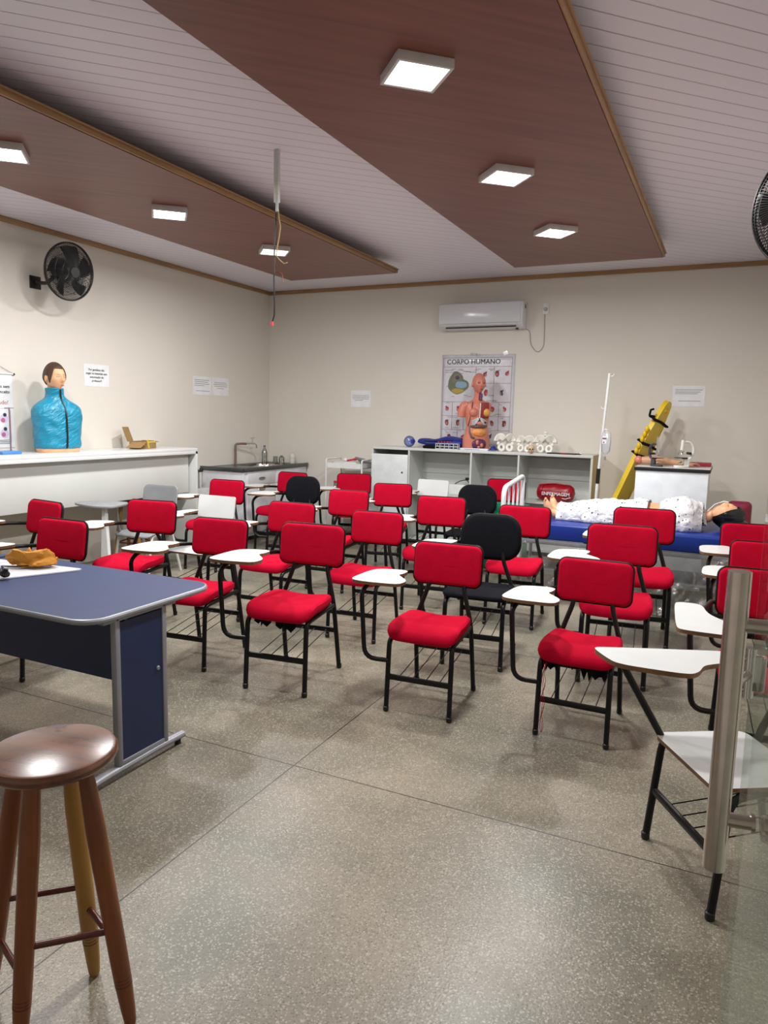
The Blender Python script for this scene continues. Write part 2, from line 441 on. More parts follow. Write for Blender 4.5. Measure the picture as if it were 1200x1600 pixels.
# ------------------------------------------------------------------ room shell
CEIL, XL, XR, YB, YF = 3.40, -6.22, 0.72, 9.0, -1.3
W_ = XR-XL
struct(G().box(((XL+XR)/2, (YB+YF)/2, -0.05), (W_+0.4, YB-YF+0.4, 0.1)).obj('floor', floor_material()))
struct(G().box(((XL+XR)/2, (YB+YF)/2, CEIL+0.05), (W_+0.4, YB-YF+0.4, 0.1)).obj('ceiling', ceiling_material()))
struct(G().box(((XL+XR)/2, YB+0.1, CEIL/2), (W_+0.4, 0.2, CEIL)).obj('wall_back', WALL))
struct(G().box((XL-0.1, (YB+YF)/2, CEIL/2), (0.2, YB-YF, CEIL)).obj('wall_left', WALL))
struct(G().box((XR+0.1, (YB+YF)/2, CEIL/2), (0.2, YB-YF, CEIL)).obj('wall_right', WALL))
struct(G().box(((XL+XR)/2, YF-0.1, CEIL/2), (W_+0.4, 0.2, CEIL)).obj('wall_front', WALL))
struct(G().box((XL+0.015, (YB+YF)/2, CEIL-0.025), (0.03, YB-YF, 0.05), 0.006).obj('trim_1', TRIMW))
struct(G().box(((XL+XR)/2, YB-0.015, CEIL-0.025), (W_-0.06, 0.03, 0.05), 0.006).obj('trim_2', wood('light wood moulding across', (138, 104, 66), (168, 130, 86), 0.45, scale=(1, 14, 14))))
struct(G().box((XR-0.015, (YB+YF)/2, CEIL-0.025), (0.03, YB-YF, 0.05), 0.006).obj('trim_3', TRIMW))
CEDAR = wood('reddish wood slats', (104, 58, 46), (124, 74, 60), 0.42, scale=(0.6, 9, 9), rot=(0, 0, -PI/4))
PZ = 3.25
for k, (x0, x1, y1) in enumerate([(-2.22, -0.735, 7.76), (-4.95, -3.55, 7.62)]):
    g = G().box(((x0+x1)/2, (y1+YF)/2, PZ+.0225), (x1-x0, y1-YF, .045))
    # the panel hangs a hand's breadth below the slats on a central batten
    p = g.box(((x0+x1)/2, (y1+YF)/2-.3, (PZ+.045+CEIL)/2), (.5, y1-YF-.6, CEIL-PZ-.045)).obj('ceiling.%03d' % (k+1), CEDAR)
    struct(p)
    t = G().box((x1+0.009, (y1+YF)/2, PZ+.022), (0.018, y1-YF+0.02, .036), 0.004).box((x1+0.015, (y1+YF)/2, PZ+.042), (0.030, y1-YF+0.03, .012), 0.004)
    struct(t.obj('trim_%d' % (k+4), TRIMW))

# ------------------------------------------------------------------ ceiling lamps
LEDW = mat('white lamp frame', (205, 202, 204), 0.4)
def lamp_mats(k, strength):
    return mat('lit led diffuser %d' % k, (255, 255, 255), 0.5, emis=((1.0, 0.99, 0.97), strength))
DIFF = [lamp_mats(0, 9.0), lamp_mats(1, 2.2)]
def ceiling_lamp(x, y, label, dim=0, power=1.0, group='square led lamps on the wooden ceiling panels'):
    t = thing('ceiling_lamp', label, 'ceiling lamp', (x, y, PZ), math.radians(43), group)
    s = 0.27
    g = G()
    for (cx, cy_, dx, dy) in ((0, s/2-0.008, s, 0.016), (0, -s/2+0.008, s, 0.016), (s/2-0.008, 0, 0.016, s-0.032), (-s/2+0.008, 0, 0.016, s-0.032)):
        g.box((cx, cy_, -0.022), (dx, dy, 0.044), 0.003)
    g.box((0, 0, -0.004), (s-0.03, s-0.03, 0.006))
    g.obj('lamp_frame', LEDW, t)
    G().box((0, 0, -0.038), (s-0.034, s-0.034, 0.006)).obj('diffuser', DIFF[dim], t)
    ld = bpy.data.lights.new('lamp_light', 'AREA'); ld.energy = LAMP_W*power; ld.shape = 'SQUARE'; ld.size = s-0.04; ld.color = LAMP_COL
    lo = bpy.data.objects.new('lamp_light', ld); C.objects.link(lo); lo.parent = t; lo.location = (0, 0, -0.047)
    return t
for (x, y, lab, dim, *pw) in [
    (-1.44, 3.26, 'square led ceiling lamp nearest the camera on the wide wooden panel', 1),
    (-1.46, 4.80, 'middle glaring square led lamp of the wide wooden ceiling panel', 0),
    (-1.47, 6.32, 'glaring square led lamp nearest the back wall on the wide wooden panel', 0),
    (-4.22, 3.22, 'glaring square led lamp cut by the photo edge on the left wooden panel', 0),
    (-4.20, 4.68, 'middle square led lamp of the left wooden ceiling panel, above the wall fan', 0),
    (-4.16, 6.10, 'square led lamp behind the hanging wires on the left wooden ceiling panel', 1),
    (-1.45, 1.70, 'square led ceiling lamp overhead on the wide wooden panel, unseen, added for light', 0, .12),  # this and the next two: unseen lamps added for light, continuing the rows
    (-4.20, 1.70, 'square led ceiling lamp on the left wooden panel, unseen, added for light', 0, .12),
    (-1.45, 0.15, 'square led ceiling lamp added unseen behind the camera on the wide wooden panel', 0, .08)]:
    ceiling_lamp(x, y, lab, dim, *pw)

# ------------------------------------------------------------------ student chairs
def seat_deform(v):
    x, y, z = v
    t = max(0.0, (-y-0.10)/0.11)
    z -= 0.030*t*t
    z += 0.022*(abs(x)/0.21)**2*(1 if z > 0 else 0.7)*max(0, 1-t*0.6) - 0.008
    w_ = 1.0-0.10*max(0, (y-0.02)/0.18)
    return (x*w_, y, z)
TAB_A = [(-.415, -.25), (-.40, -.04), (-.375, .03), (-.32, .06), (-.215, .08), (-.18, .05), (-.185, -.02), (-.20, -.06), (-.17, -.10), (-.115, -.165), (-.10, -.215), (-.11, -.27), (-.14, -.295), (-.30, -.31), (-.39, -.295)]
TAB_W = [(-.32, -.40), (-.235, .16), (-.215, .19), (-.16, .20), (-.13, .17), (-.11, -.02), (-.09, -.09), (-.03, -.14), (-.005, -.18), (-.02, -.23), (-.10, -.37), (-.14, -.41), (-.20, -.42), (-.30, -.425)]
def smooth_poly(poly, it=2):
    for _ in range(it):
        o = []
        for i in range(len(poly)):
            p, q = poly[i], poly[(i+1) % len(poly)]
            o += [(p[0]*.8+q[0]*.2, p[1]*.8+q[1]*.2), (p[0]*.2+q[0]*.8, p[1]*.2+q[1]*.8)]
        poly = o
    return poly
PROTO = {}
def rrect(x0, y0, x1, y1, r, n=8):
    o = []
    for (cx, cy_, a0) in ((x1-r, y1-r, 0), (x0+r, y1-r, PI/2), (x0+r, y0+r, PI), (x1-r, y0+r, 1.5*PI)):
        for k in range(n+1): a = a0+k/n*PI/2; o.append((cx+r*math.cos(a), cy_+r*math.sin(a)))
    return o
def make_chair(style):
    t = thing('student_chair', '', 'chair')
    R = 0.0145
    wood_style = style == 'white'
    fx, fy, tx, ty = (.235, -.19, .23, -.15) if wood_style else (.19, -.24, .187, -.215)
    for s in (-1, 1):
        xf = fx
        g = G().tube(rpath([(s*xf, fy, 0.004), (s*tx, ty, .425), (s*.18, .10, .432), (s*.175, .20, .43)], [0.05, 0.05]), R)
        leg = g.obj('leg', BLACKM, t)
        G().cyl((s*xf, fy, 0.016), R+0.002, 0.03, bev=0.004, seg=12).obj('foot_cap', BLACKP, leg)
        if style == 'oval': pts = [(s*.187, .285, 0.004), (s*.175, .205, .44), (s*.10, .235, .62), (s*.09, .275, .75)]
        else: pts = [(s*.187, .285, 0.004), (s*.178, .205, .44), (s*.115, .245, .645), (s*.105, .30, .80)]
        leg = G().tube(rpath(pts, [0.05, 0.03]), R).obj('leg', BLACKM, t)
        G().cyl((s*.187, .285, 0.016), R+0.002, 0.03, bev=0.004, seg=12).obj('foot_cap', BLACKP, leg)
    cyb = (fy+ty)/2; cxb = (fx+tx)/2
    G().tube([(-cxb, cyb, .205), (cxb, cyb, .205)], 0.012, flat=1.5).obj('crossbar', BLACKM, t)
    G().tube([(-.182, .243, .26), (.182, .243, .26)], 0.012, flat=1.5).obj('crossbar', BLACKM, t)
    g = G()
    for x in (-.12, -.04, .04, .12): g.tube([(x, cyb, .208), (x, .243, .262)], 0.0028, seg=6)
    g.obj('book_rack', BLACKM, t)
    # cross rails under the seat
    g = G().box((0, -.10, .432), (.36, .03, .012), .002).box((0, .12, .432), (.36, .03, .012), .002)
    g.obj('seat_frame', BLACKM, t)
    if style == 'red' or style == 'oval':
        fab = RED if style == 'red' else BLKFAB
        if style == 'red':
            G().pillow(.43, .42, .062, .07, er=.03, deform=seat_deform, X=Matrix.Translation((0, -.03, .475)), dome=.2).obj('seat', fab, t)
            bw, bh, rc = .43, .252, .045
        else:
            G().pillow(.44, .42, .035, .09, er=.016, X=Matrix.Translation((0, -.03, .458)), dome=.12).obj('seat', fab, t)
            bw, bh, rc = .41, .305, .115
        cz = .788 if style == 'red' else .775
        X = Matrix.Translation((0, .272, cz)) @ Matrix.Rotation(math.radians(90-8), 4, 'X')
        def bd(v):
            x, y, z = v
            if style == 'oval':
                x = x*(1.0+0.06*(-y/0.15)*0.5)
            return (x, y, z+0.35*x*x-0.006)
        b = G().pillow(bw, bh, .042, rc, er=.018, X=X, deform=bd, dome=.12).obj('backrest', fab, t)
        # piping round the rim and the black back shell
        hw, hh = bw/2+.001, bh/2+.001; o = []
        for (qx, qy, a0) in ((1, 1, 0), (-1, 1, PI/2), (-1, -1, PI), (1, -1, 1.5*PI)):
            for k in range(9):
                a = a0+k/8*PI/2; o.append((qx*(hw-rc)+rc*math.cos(a), qy*(hh-rc)+rc*math.sin(a)))
        ring = []
        for i in range(len(o)):
            p, q = o[i], o[(i+1) % len(o)]; ring.append(p)
            if (i+1) % 9 == 0: ring += [(p[0]+(q[0]-p[0])*k/5, p[1]+(q[1]-p[1])*k/5) for k in range(1, 5)]
        def onb(x, y, z): return X @ Vector(bd((x, y, z)))
        G().tube([onb(x, y, -.006) for x, y in ring], 0.0078, seg=8, closed=True).obj('piping', PIPING, b)
        G().pillow(bw-.012, bh-.012, .014, rc, er=.006, X=X @ Matrix.Translation((0, 0, -.022)), deform=bd, dome=.05).obj('back_shell', BLACKP, t)
        if style == 'oval':
            G().box((bw/2+.002, .268, cz-.03), (.006, .012, .03)).obj('tag', PAPER, b)
    else:
        pol = rrect(-.215, -.20, .215, .17, .045)
        G().prism(pol, .44, .455, edge_mi=1).obj('seat', [LAMINATE, MDFEDGE], t)
        X = Matrix.Translation((0, .262, .80)) @ Matrix.Rotation(math.radians(90-9), 4, 'X')
        pol = rrect(-.20, -.10, .20, .10, .022)
        b = G().prism(pol, -.006, .006, X=X).obj('backrest', LAMINATE, t)
        g = G()
        for x in (-.08, .08): g.cyl((x, .262+.0055-.008, .765), .006, .006, axis='Y', seg=10)
        g.obj('screw', STEEL, b)
    # tablet arm
    big = style in ('white', 'redwide')
    P = [(-.188, -.228, .30), (-.325, -.255, .305), (-.355, -.245, .69), (-.33, -.19, .735), (-.262, .14, .735), (-.235, .295, .72), (-.11, .285, .70)]
    if wood_style: P = [(-.195, -.16, .42), (-.235, -.34, .735), (-.22, -.1, .738), (-.215, .16, .735), (-.205, .31, .72), (-.11, .28, .68)]
    G().tube(rpath(P, [.10, .05, .05, .06, .05] if not wood_style else [.03, .05, .05, .04]), R*.95).obj('tablet_arm', BLACKM, t)
    pol = smooth_poly(TAB_W if wood_style else TAB_A, 2)
    G().prism(pol, .75, .768, edge_mi=1).obj('writing_tablet', [LAMINATE, MDFEDGE], t)
    return t
def place_chair(style, x, y, deg, sc, label, group):
    if style not in PROTO: o = PROTO[style] = make_chair(style)
    else: o = copy_tree(PROTO[style])
    o.location = (x, y, 0); o.rotation_euler = (0, 0, math.radians(deg)); o.scale = (sc, sc, sc)
    tag(o, label, 'chair', group); return o
RG = 'red upholstered writing-tablet chairs'
for (x, y, a, s, lab) in [
    (-1.466, 3.760, 3.4, .975, 'red tablet chair at the front in the centre, in front of a black oval-backed chair'),
    (-2.365, 3.682, 6.8, 1.029, 'front-row red tablet chair second from the blue desk, with torn lining hanging under the seat'),
    (-.630, 3.847, -.2, .950, 'front-row red tablet chair with frayed seat and threads hanging down its leg'),
    (-2.439, 4.776, 4.7, .981, 'second-row red tablet chair seen between the two front chairs in the centre'),
    (-3.144, 3.729, 6.4, .993, 'front-row red tablet chair partly behind the right corner of the blue desk'),
    (-2.283, 5.786, 6.6, 1.020, 'third-row red tablet chair left of the upper black oval backrest'),
    (-1.509, 5.709, 3.8, .999, 'red tablet chair right behind the nearer black oval-backed chair, beside the foot of the bed'),
    (-3.358, 5.979, 2.7, .992, 'red tablet chair mid-room in front of the red one by the trolley'),
    (-3.290, 6.995, 14.2, .983, 'red tablet chair in front of the closed white cabinet door at the back'),
    (-3.248, 4.778, 3.3, .998, 'second-row red tablet chair in front of the farthest-left black oval-backed chair'),
    (-4.188, 7.817, 20.0, .994, 'red tablet chair next to the white trolley at the back wall'),
    (-4.955, 7.390, -2.4, 1.002, 'red tablet chair standing in front of the sink unit'),
    (-4.926, 6.083, 4.8, .997, 'red tablet chair behind the white-backed chair at the end of the long counter'),
    (-4.121, 4.113, 9.9, 1.016, 'red tablet chair in front of the grey plastic chair, behind the blue desk'),
    (-3.960, 3.076, 1.8, 1.000, 'red tablet chair directly behind the blue desk, nearest the mustard pouch'),
    (-4.832, 3.616, -7.8, 1.014, 'leftmost red tablet chair, in front of the long white counter'),
    (-.537, 5.713, 6.5, 1.054, 'third-row red tablet chair right in front of the lying patient manikin'),
    (-.588, 4.781, 5.1, 1.035, 'second-row red tablet chair behind the frayed front chair'),
    (-2.287, 8.06, 16.0, 1.02, 'farthest red chair, against the open shelves behind the white bed rail'),
    (.237, 5.763, 8.0, .986, 'red tablet chair on the right, farthest of the three by the right wall'),
    (.283, 5.016, 4.0, .963, 'red tablet chair on the right, middle one of the three by the right wall'),
    (.23, 3.86, 4.0, .988, 'red tablet chair on the right behind the steel door handle, nearest to the camera')]:
    place_chair('red', x, y, a, s, lab, RG)
for (x, y, a, s, lab) in [
    (-1.474, 4.674, 6.3, 1.038, 'black oval-backed tablet chair, nearest one, behind the front centre red chair'),
    (-2.379, 7.055, 2.9, 1.008, 'black oval-backed tablet chair by the open shelves near the white bed rail'),
    (-4.352, 6.741, 6.5, 1.012, 'black oval-backed tablet chair at the left near the sink unit')]:
    place_chair('oval', x, y, a, s, lab, 'black oval-backed chairs')
for (x, y, a, s, lab) in [
    (.10, 2.78, -58.5, 1.0, 'bare white laminate tablet chair turned sideways at the right beside the glass door'),
    (-4.142, 4.91, 1.2, 1.003, 'white laminate-backed tablet chair between red chairs near the long counter'),
    (-3.207, 7.81, -1.3, .999, 'white laminate-backed tablet chair in front of the open shelves')]:
    place_chair('white', x, y, a, s, lab, 'white laminate tablet chairs')

near = [o for o in SC.objects if o.get('label', '').startswith('red tablet chair on the right behind')][0]
for ch in list(near.children):
    if ch.name.startswith('writing_tablet'): bpy.data.objects.remove(ch)
G().prism(smooth_poly([(-.43, -.04), (-.425, -.50), (-.40, -.54), (-.17, -.55), (-.15, -.50), (-.19, -.34), (-.28, -.20), (-.30, -.03), (-.34, -.01), (-.40, -.01)], 2), .75, .768, edge_mi=1).obj('writing_tablet', [LAMINATE, MDFEDGE], near)

# grey plastic chair with its own desk top
t = thing('school_chair', 'grey moulded plastic chair with side desk top under the long counter', 'chair', (-5.235, 5.418, 0), math.radians(8))
X = Matrix.Translation((0, .26, .76)) @ Matrix.Rotation(math.radians(90-10), 4, 'X')
G().pillow(.41, .27, .02, .06, er=.009, X=X, deform=lambda v: (v[0], v[1], v[2]+.5*v[0]*v[0]-.01), dome=.05).obj('backrest', GREYPL, t)
G().pillow(.42, .42, .02, .06, er=.009, X=Matrix.Translation((0, -.03, .45)), deform=lambda v: (v[0], v[1], v[2]-.5*max(0, -v[1]-.1)**2*4), dome=.0).obj('seat', GREYPL, t)
for s in (-1, 1):
    G().tube(rpath([(s*.20, -.26, .004), (s*.19, -.17, .43), (s*.19, .15, .43)], .05), .013).obj('leg', WHITEP, t)
    G().tube(rpath([(s*.20, .30, .004), (s*.18, .18, .43), (s*.15, .265, .72)], .05), .013).obj('leg', WHITEP, t)
G().prism(smooth_poly([(-.42, -.56), (-.36, -.36), (-.10, -.28), (.06, -.31), (.12, -.64), (-.05, -.70)], 2), .755, .775, .004).obj('desk_top', GREYPL, t)
G().prism([(-.38, 0), (-.27, 0), (-.31, .755), (-.34, .755)], -.02, .02, X=Matrix.Translation((.32, -.60, 0)) @ Matrix.Rotation(PI/2, 4, 'X')).obj('desk_support', WHITEP, t)
G().tube(rpath([(-.19, -.16, .44), (-.10, -.30, .60), (-.05, -.38, .755)], .03), .013).obj('desk_arm', GREYPL, t)

# torn lining under two front seats, hanging threads
g = G()
for (x, y, z, w_, h) in [(-.12, -.17, .415, .10, .05), (.02, -.15, .40, .12, .06)]:
    g.grid(8, 5, lambda u, v, x=x, y=y, z=z, w_=w_, h=h: Vector((x+(u-.5)*w_, y+.03*math.sin(u*7), z-h*v*(0.5+0.5*math.sin(u*9)**2))))
chairs = [o for o in SC.objects if o.name.startswith('student_chair')]
def by_label(s): return [o for o in chairs if s in o.get('label', '')][0]
g.obj('torn_lining', BLKFAB, by_label('torn lining')).modifiers.new('s', 'SOLIDIFY').thickness = .002
fr = by_label('threads hanging')
g = G()
for (x, y, z, w_, h) in [(-.14, -.20, .425, .10, .07), (.10, -.20, .42, .14, .085), (0, -.2, .42, .10, .03)]:
    g.grid(10, 5, lambda u, v, x=x, y=y, z=z, w_=w_, h=h: Vector((x+(u-.5)*w_, y+.02*math.sin(u*11), z-h*v*(0.3+0.7*math.sin(u*13)**2))))
g.obj('torn_lining', BLKFAB, fr).modifiers.new('s', 'SOLIDIFY').thickness = .002
g = G()
for k in range(3):
    pts = [(-.165+.006*k+.006*math.sin(i*1.7+k), -.235-.01*i/12, .42-.40*i/12) for i in range(13)]
    g.tube(pts, .0014, seg=5)
g.obj('loose_thread', RED, fr)

# ------------------------------------------------------------------ blue desk
t = thing('office_desk', 'navy blue office desk with grey metal edge in the left foreground', 'desk', (-3.1, 2.5, 0))
top_poly = rrect(-.85, -.40, .745, .41, .11)
G().prism(top_poly, .742, .770).obj('desk_top', NAVY, t)
G().tube([(x, y, .756) for x, y in top_poly], .0135, seg=10, closed=True).obj('edge_band', SILVER, t)
G().box((-.02, -.18, .58), (1.50, .018, .30)).obj('modesty_panel', NAVYD, t)
for sgn, px in ((1, .72), (-1, -.76)):
    l = G().box((px, -.09, .39), (.022, .27, .66)).obj('side_panel', NAVYD, t)
    g = G().box((px, -.235, .395), (.035, .03, .70), .008).box((px, .055, .395), (.035, .03, .70), .008).box((px, -.09, .062), (.035, .27, .03), .006).box((px, -.09, .738), (.035, .45, .02), .004)
    g.obj('panel_frame', SILVER, l)
    G().cyl((px+.013*sgn, .01, .44), .011, .01, 'X', seg=14, bev=.003).obj('panel_cap', SILVER, l)
    f = G().tube([(px, -.44, .032), (px, -.30, .040), (px, 0, .044), (px, .18, .040)], .026, seg=12, flat=.7).obj('foot_bar', SILVER, t)
    G().cyl((px, .15, .011), .016, .02, seg=12).cyl((px, -.41, .009), .016, .016, seg=12).obj('leveller', BLACKP, f)

# things on the desk
PLAST = clear_material('clear document sleeve', (0.95, 0.96, 0.97), 0.12, 0.1, 0.55, (0.85, 0.87, 0.9), crinkle=(12, 0.4))
pol = smooth_poly([(-.52, -.16), (-.10, -.21), (.22, .17), (-.30, .28), (-.52, .28)], 1)
o = G().prism([(-.50, -.20), (.0, -.20), (.02, -.19), (.26, .22), (.25, .25), (-.50, .25)], 0, .006).noise(.002, 9).obj('document_sleeve', PLAST, None, (-3.40, 2.52, .7715), math.radians(6))
tag(o, 'clear plastic sleeve of white papers lying on the blue desk', 'document sleeve')
MUST = mat('mustard fabric', (196, 132, 44), 0.85, bump=(40, 0.5))
def pouch():
    g = G()
    def f(u, v):
        a = 2*PI*u; h = math.sin(PI*v)**.45
        x = -.16+.34*v; r = .055*h*(1+.25*math.sin(3*a+5*v))
        return Vector((x, math.cos(a)*r*1.35, .040+math.sin(a)*r*(1.25 if math.sin(a) > 0 else .6)+.020*math.sin(v*9)*(math.sin(a) > 0)))
    g.grid(28, 22, f, True); g.noise(.026, 13).noise(.008, 40)
    for v in g.bm.verts: v.co.z = max(v.co.z, .001)
    return g
t = thing('fabric_pouch', 'mustard yellow crumpled pouch with dark trim on the papers on the blue desk', 'pouch', (-3.44, 2.68, .7785), math.radians(28), sc=.80)
pouch().obj('pouch_body', MUST, t)
g = G().grid(20, 6, lambda u, v: Vector((-.10+.1*u, .05+.05*v, .03+.08*v*math.sin(PI*u)+.01*math.sin(u*14)))).grid(12, 5, lambda u, v: Vector((.10+.08*u, -.03+.05*v+.02*u, .03+.03*math.sin(PI*v)+.01*math.sin(u*8))))
o = g.obj('pouch_flap', MUST, t); o.modifiers.new('s', 'SOLIDIFY').thickness = .004
G().tube([(-.16, -.05, .012), (-.06, -.075, .018), (.06, -.07, .024), (.15, -.04, .03), (.17, .0, .04)], .005, seg=8).obj('trim_cord', BLACKP, t)
t = thing('stethoscope', 'black stethoscope lying on the blue desk in front of the mustard pouch', 'stethoscope', (-3.30, 2.40, .7785))
NAVTUBE = mat('navy rubber tube', (26, 32, 74), 0.35)
G().tube(rpath([(-.50, .50, .012), (-.40, .44, .03), (-.36, .30, .03), (-.44, .14, .022), (-.46, .08, .014), (-.30, .00, .016), (-.08, .04, .024)], .08), .0075, seg=10).obj('tubing', NAVTUBE, t)
G().lathe([(0, 0), (.018, 0), (.026, .008), (.026, .016), (.014, .028), (.010, .045), (0, .05)], (-.02, .03, .013), rot=Matrix.Rotation(.5, 4, 'Y')).obj('chest_piece', BLACKP, t)
G().cyl((-.055, .05, .045), .009, .03, seg=12).obj('connector', CHROME, t)
G().tube(rpath([(-.30, .09, .016), (-.18, .08, .024), (-.06, .06, .03)], .05), .011, seg=10).obj('yoke', BLACKP, t)

# ------------------------------------------------------------------ wooden stool
t = thing('wooden_stool', 'round reddish-brown wooden stool with turned legs, near left corner', 'stool', (-1.552, 1.250, 0), math.radians(12))
SW = wood('varnished red-brown wood', (74, 40, 26), (124, 74, 48), 0.24, scale=(1.2, 11, 11), coat=.4)
LW = wood('varnished orange wood', (104, 56, 30), (136, 78, 42), 0.35, scale=(10, 10, 1))
YW = wood('pale yellow wood', (146, 108, 48), (176, 136, 68), 0.4, scale=(10, 10, 1))
RW = mat('dark red varnished rung', (84, 34, 26), 0.3)
G().lathe([(0, .725), (.150, .725), (.160, .731), (.165, .742), (.164, .752), (.158, .759), (.150, .761), (0, .761)], seg=64).obj('seat', SW, t)
leg_feet = [(.215, .045), (.02, .135), (-.01, -.155), (-.215, -.06)]
rzz = -math.radians(12)
feet = []
for wx, wy in [(-1.343, 1.295), (-1.568, 1.378), (-1.536, 1.104), (-1.77, 1.188)]:
    dx, dy = wx+1.552, wy-1.250
    feet.append((dx*math.cos(rzz)-dy*math.sin(rzz), dx*math.sin(rzz)+dy*math.cos(rzz)))
def leg_pt(f, z):
    k = z/.725; return Vector((f[0]*(1-.55*k), f[1]*(1-.55*k), z))
for i, f in enumerate(feet):
    zs = [0.002, .01, .05, .13, .2, .4, .55, .68, .727]; rs = [.013, .016, .019, .023, .024, .025, .026, .021, .018]
    l = G().tube([leg_pt(f, z) for z in zs], rs, seg=20).obj('leg', YW if i == 1 else LW, t)
    if i == 1: l['label'] = 'pale yellow replacement leg'
    for z in (.165, .175, .185):
        pass
    g = G()
    for z in (.118, .128, .138):
        a = leg_pt(f, z); b = leg_pt(f, z+.002); g.tube([a, b], [.0232, .0232], seg=20)
    g.obj('turned_ring', RW, l)
for (a, b, z) in [(0, 2, .27), (0, 1, .235), (1, 3, .30), (2, 3, .19)]:
    G().tube([leg_pt(feet[a], z), leg_pt(feet[b], z)], .009, seg=12).obj('rung', RW, t)

# ------------------------------------------------------------------ glass door with steel handle
DGLASS = clear_material('green tinted door glass', (0.90, 0.94, 0.91), 0.045, 0.02, fres=.25)
d = bpy.data.objects.new('door_1', None); C.objects.link(d); struct(d)
d.location = (.071, 1.0, 0); d.rotation_euler.z = math.atan2(.988, -.153)
G().box((-.325, 0, 1.085), (.85, .010, 2.13), .001).obj('glass_pane', DGLASS, d)
# local +x goes away from the camera to the free edge, local +y points to the left side (room side)
h = G().tube([(0, .048, 1.066), (0, .048, 1.467)], .0142, seg=28).obj('door_handle', STEEL, d)
for z in (1.398, 1.136):
    G().tube([(0, .045, z), (0, .005, z)], .0095, seg=20).tube([(0, .010, z), (0, .005, z)], .0125, seg=20).obj('handle_standoff', STEEL, h)
h2 = G().tube([(0, -.048, 1.066), (0, -.048, 1.467)], .0142, seg=28).obj('door_handle', STEEL, d)
for z in (1.398, 1.136):
    G().tube([(0, -.045, z), (0, -.005, z)], .0095, seg=20).tube([(0, -.010, z), (0, -.005, z)], .0125, seg=20).obj('handle_standoff', STEEL, h2)
k = G().tube([(.085, .010, 1.275), (.085, .010, 1.345)], .0075, seg=16).box((.085, 0, 1.31), (.012, .02, .05), .002).obj('door_lock', CHROME, d)
G().tube([(.085, .012, 1.330), (.085, .021, 1.330)], .005, seg=12).tube([(.085, .012, 1.286), (.085, .021, 1.286)], .005, seg=12).obj('lock_screw', CHROME, k)
G().tube([(.02, .045, 1.308), (.085, .010, 1.308)], .006, seg=12).obj('lock_rod', STEEL, k)
G().box((-.74, 0, .03), (.12, .03, .06), .004).box((-.74, 0, 2.13), (.12, .03, .06), .004).obj('pivot_fitting', STEEL, d)

# ------------------------------------------------------------------ wall fans
def wall_fan(name_label, base, target_c, face_deg, tilt_deg, group):
    """base: point on the wall, target_c: centre of the cage, face_deg: azimuth the cage faces (0 = -Y)"""
    t = thing('wall_fan', name_label, 'fan', base, 0, group)
    c = Vector(target_c)-Vector(base)
    X = Matrix.Translation(c) @ Matrix.Rotation(math.radians(face_deg), 4, 'Z') @ Matrix.Rotation(math.radians(tilt_deg), 4, 'X')
    # local: front = -y
    R = .265
    g = G()
    for r_, y in ((R, 0.0), (R, -.02), (.20, -.062), (.13, -.078), (.065, -.083)):
        g.tube([X @ Vector((r_*math.cos(a*PI/24), y, r_*math.sin(a*PI/24))) for a in range(48)], .006 if r_ == R else .0025, seg=8, closed=True)
    for k in range(100):
        a = 2*PI*k/100; tw = .5
        pts = [(.05, -.084, 0), (.12, -.08, .15*tw), (.20, -.063, .3*tw), (.25, -.035, .42*tw), (R, -.01, .45*tw)]
        g.tube([X @ Vector((r_*math.cos(a+da), y, r_*math.sin(a+da))) for r_, y, da in pts], .0021, seg=5)
    g.obj('front_grille', BLACKP, t)
    g = G()
    for r_, y in ((.22, .062), (.15, .082), (.09, .088)):
        g.tube([X @ Vector((r_*math.cos(a*PI/24), y, r_*math.sin(a*PI/24))) for a in range(48)], .0025, seg=6, closed=True)
    for k in range(100):
        a = 2*PI*k/100
        g.tube([X @ Vector((r_*math.cos(a), y, r_*math.sin(a))) for r_, y in ((R, .005), (.25, .04), (.20, .068), (.08, .09))], .0026, seg=5)
    g.obj('rear_grille', BLACKP, t)
    for k in range(5):
        a0 = 2*PI*k/5
        def bl(u, v, a0=a0):
            r_ = .05+.185*u; w_ = (.9-.35*u)
            a = a0+(v-.5)*w_*1.15+.5*u
            return X @ Vector((r_*math.cos(a), -.02+.05*(v-.5)*1.2, r_*math.sin(a)))
        o = G().grid(10, 8, bl).obj('blade', mat('dark grey fan blade', (26, 26, 30), .35), t)
        o.modifiers.new('s', 'SOLIDIFY').thickness = .003
    RX = X.to_3x3().to_4x4()
    G().cyl(X @ Vector((0, -.086, 0)), .052, .014, 'Y', seg=24, bev=.004, rot=RX).obj('hub_cap', BLACKP, t)
    g = G().cyl(X @ Vector((0, .135, 0)), .075, .11, 'Y', seg=24, bev=.02, rot=RX)
    mo = g.obj('motor', BLACKP, t)
    G().box(X @ Vector((-.0, .14, .0)) + Vector((0, 0, .074)), (.06, .05, .006), .001).obj('rating_label', PAPER, mo)
    e = X @ Vector((0, .15, -.02))
    dirw = 1 if c.x > 0 else -1
    G().tube(rpath([(0.02*dirw, 0, 0), (e.x*.55, e.y*.5, -.01), (e.x, e.y, e.z)], .04), .018, seg=12).obj('bracket_arm', BLACKP, t)
    G().box((.008*dirw, 0, 0), (.016, .12, .12), .003).obj('wall_plate', BLACKP, t)
    return t
wall_fan('black oscillating wall fan high on the left wall above the blue-jacketed manikin', (XL, 5.03, 2.86), (-5.83, 5.10, 2.95), 88, 8, 'black wall fans')
wall_fan('black wall fan cut off by the right edge of the photo under the ceiling', (XR, 4.25, 2.58), (.235, 4.0, 2.66), -38, 8, 'black wall fans')

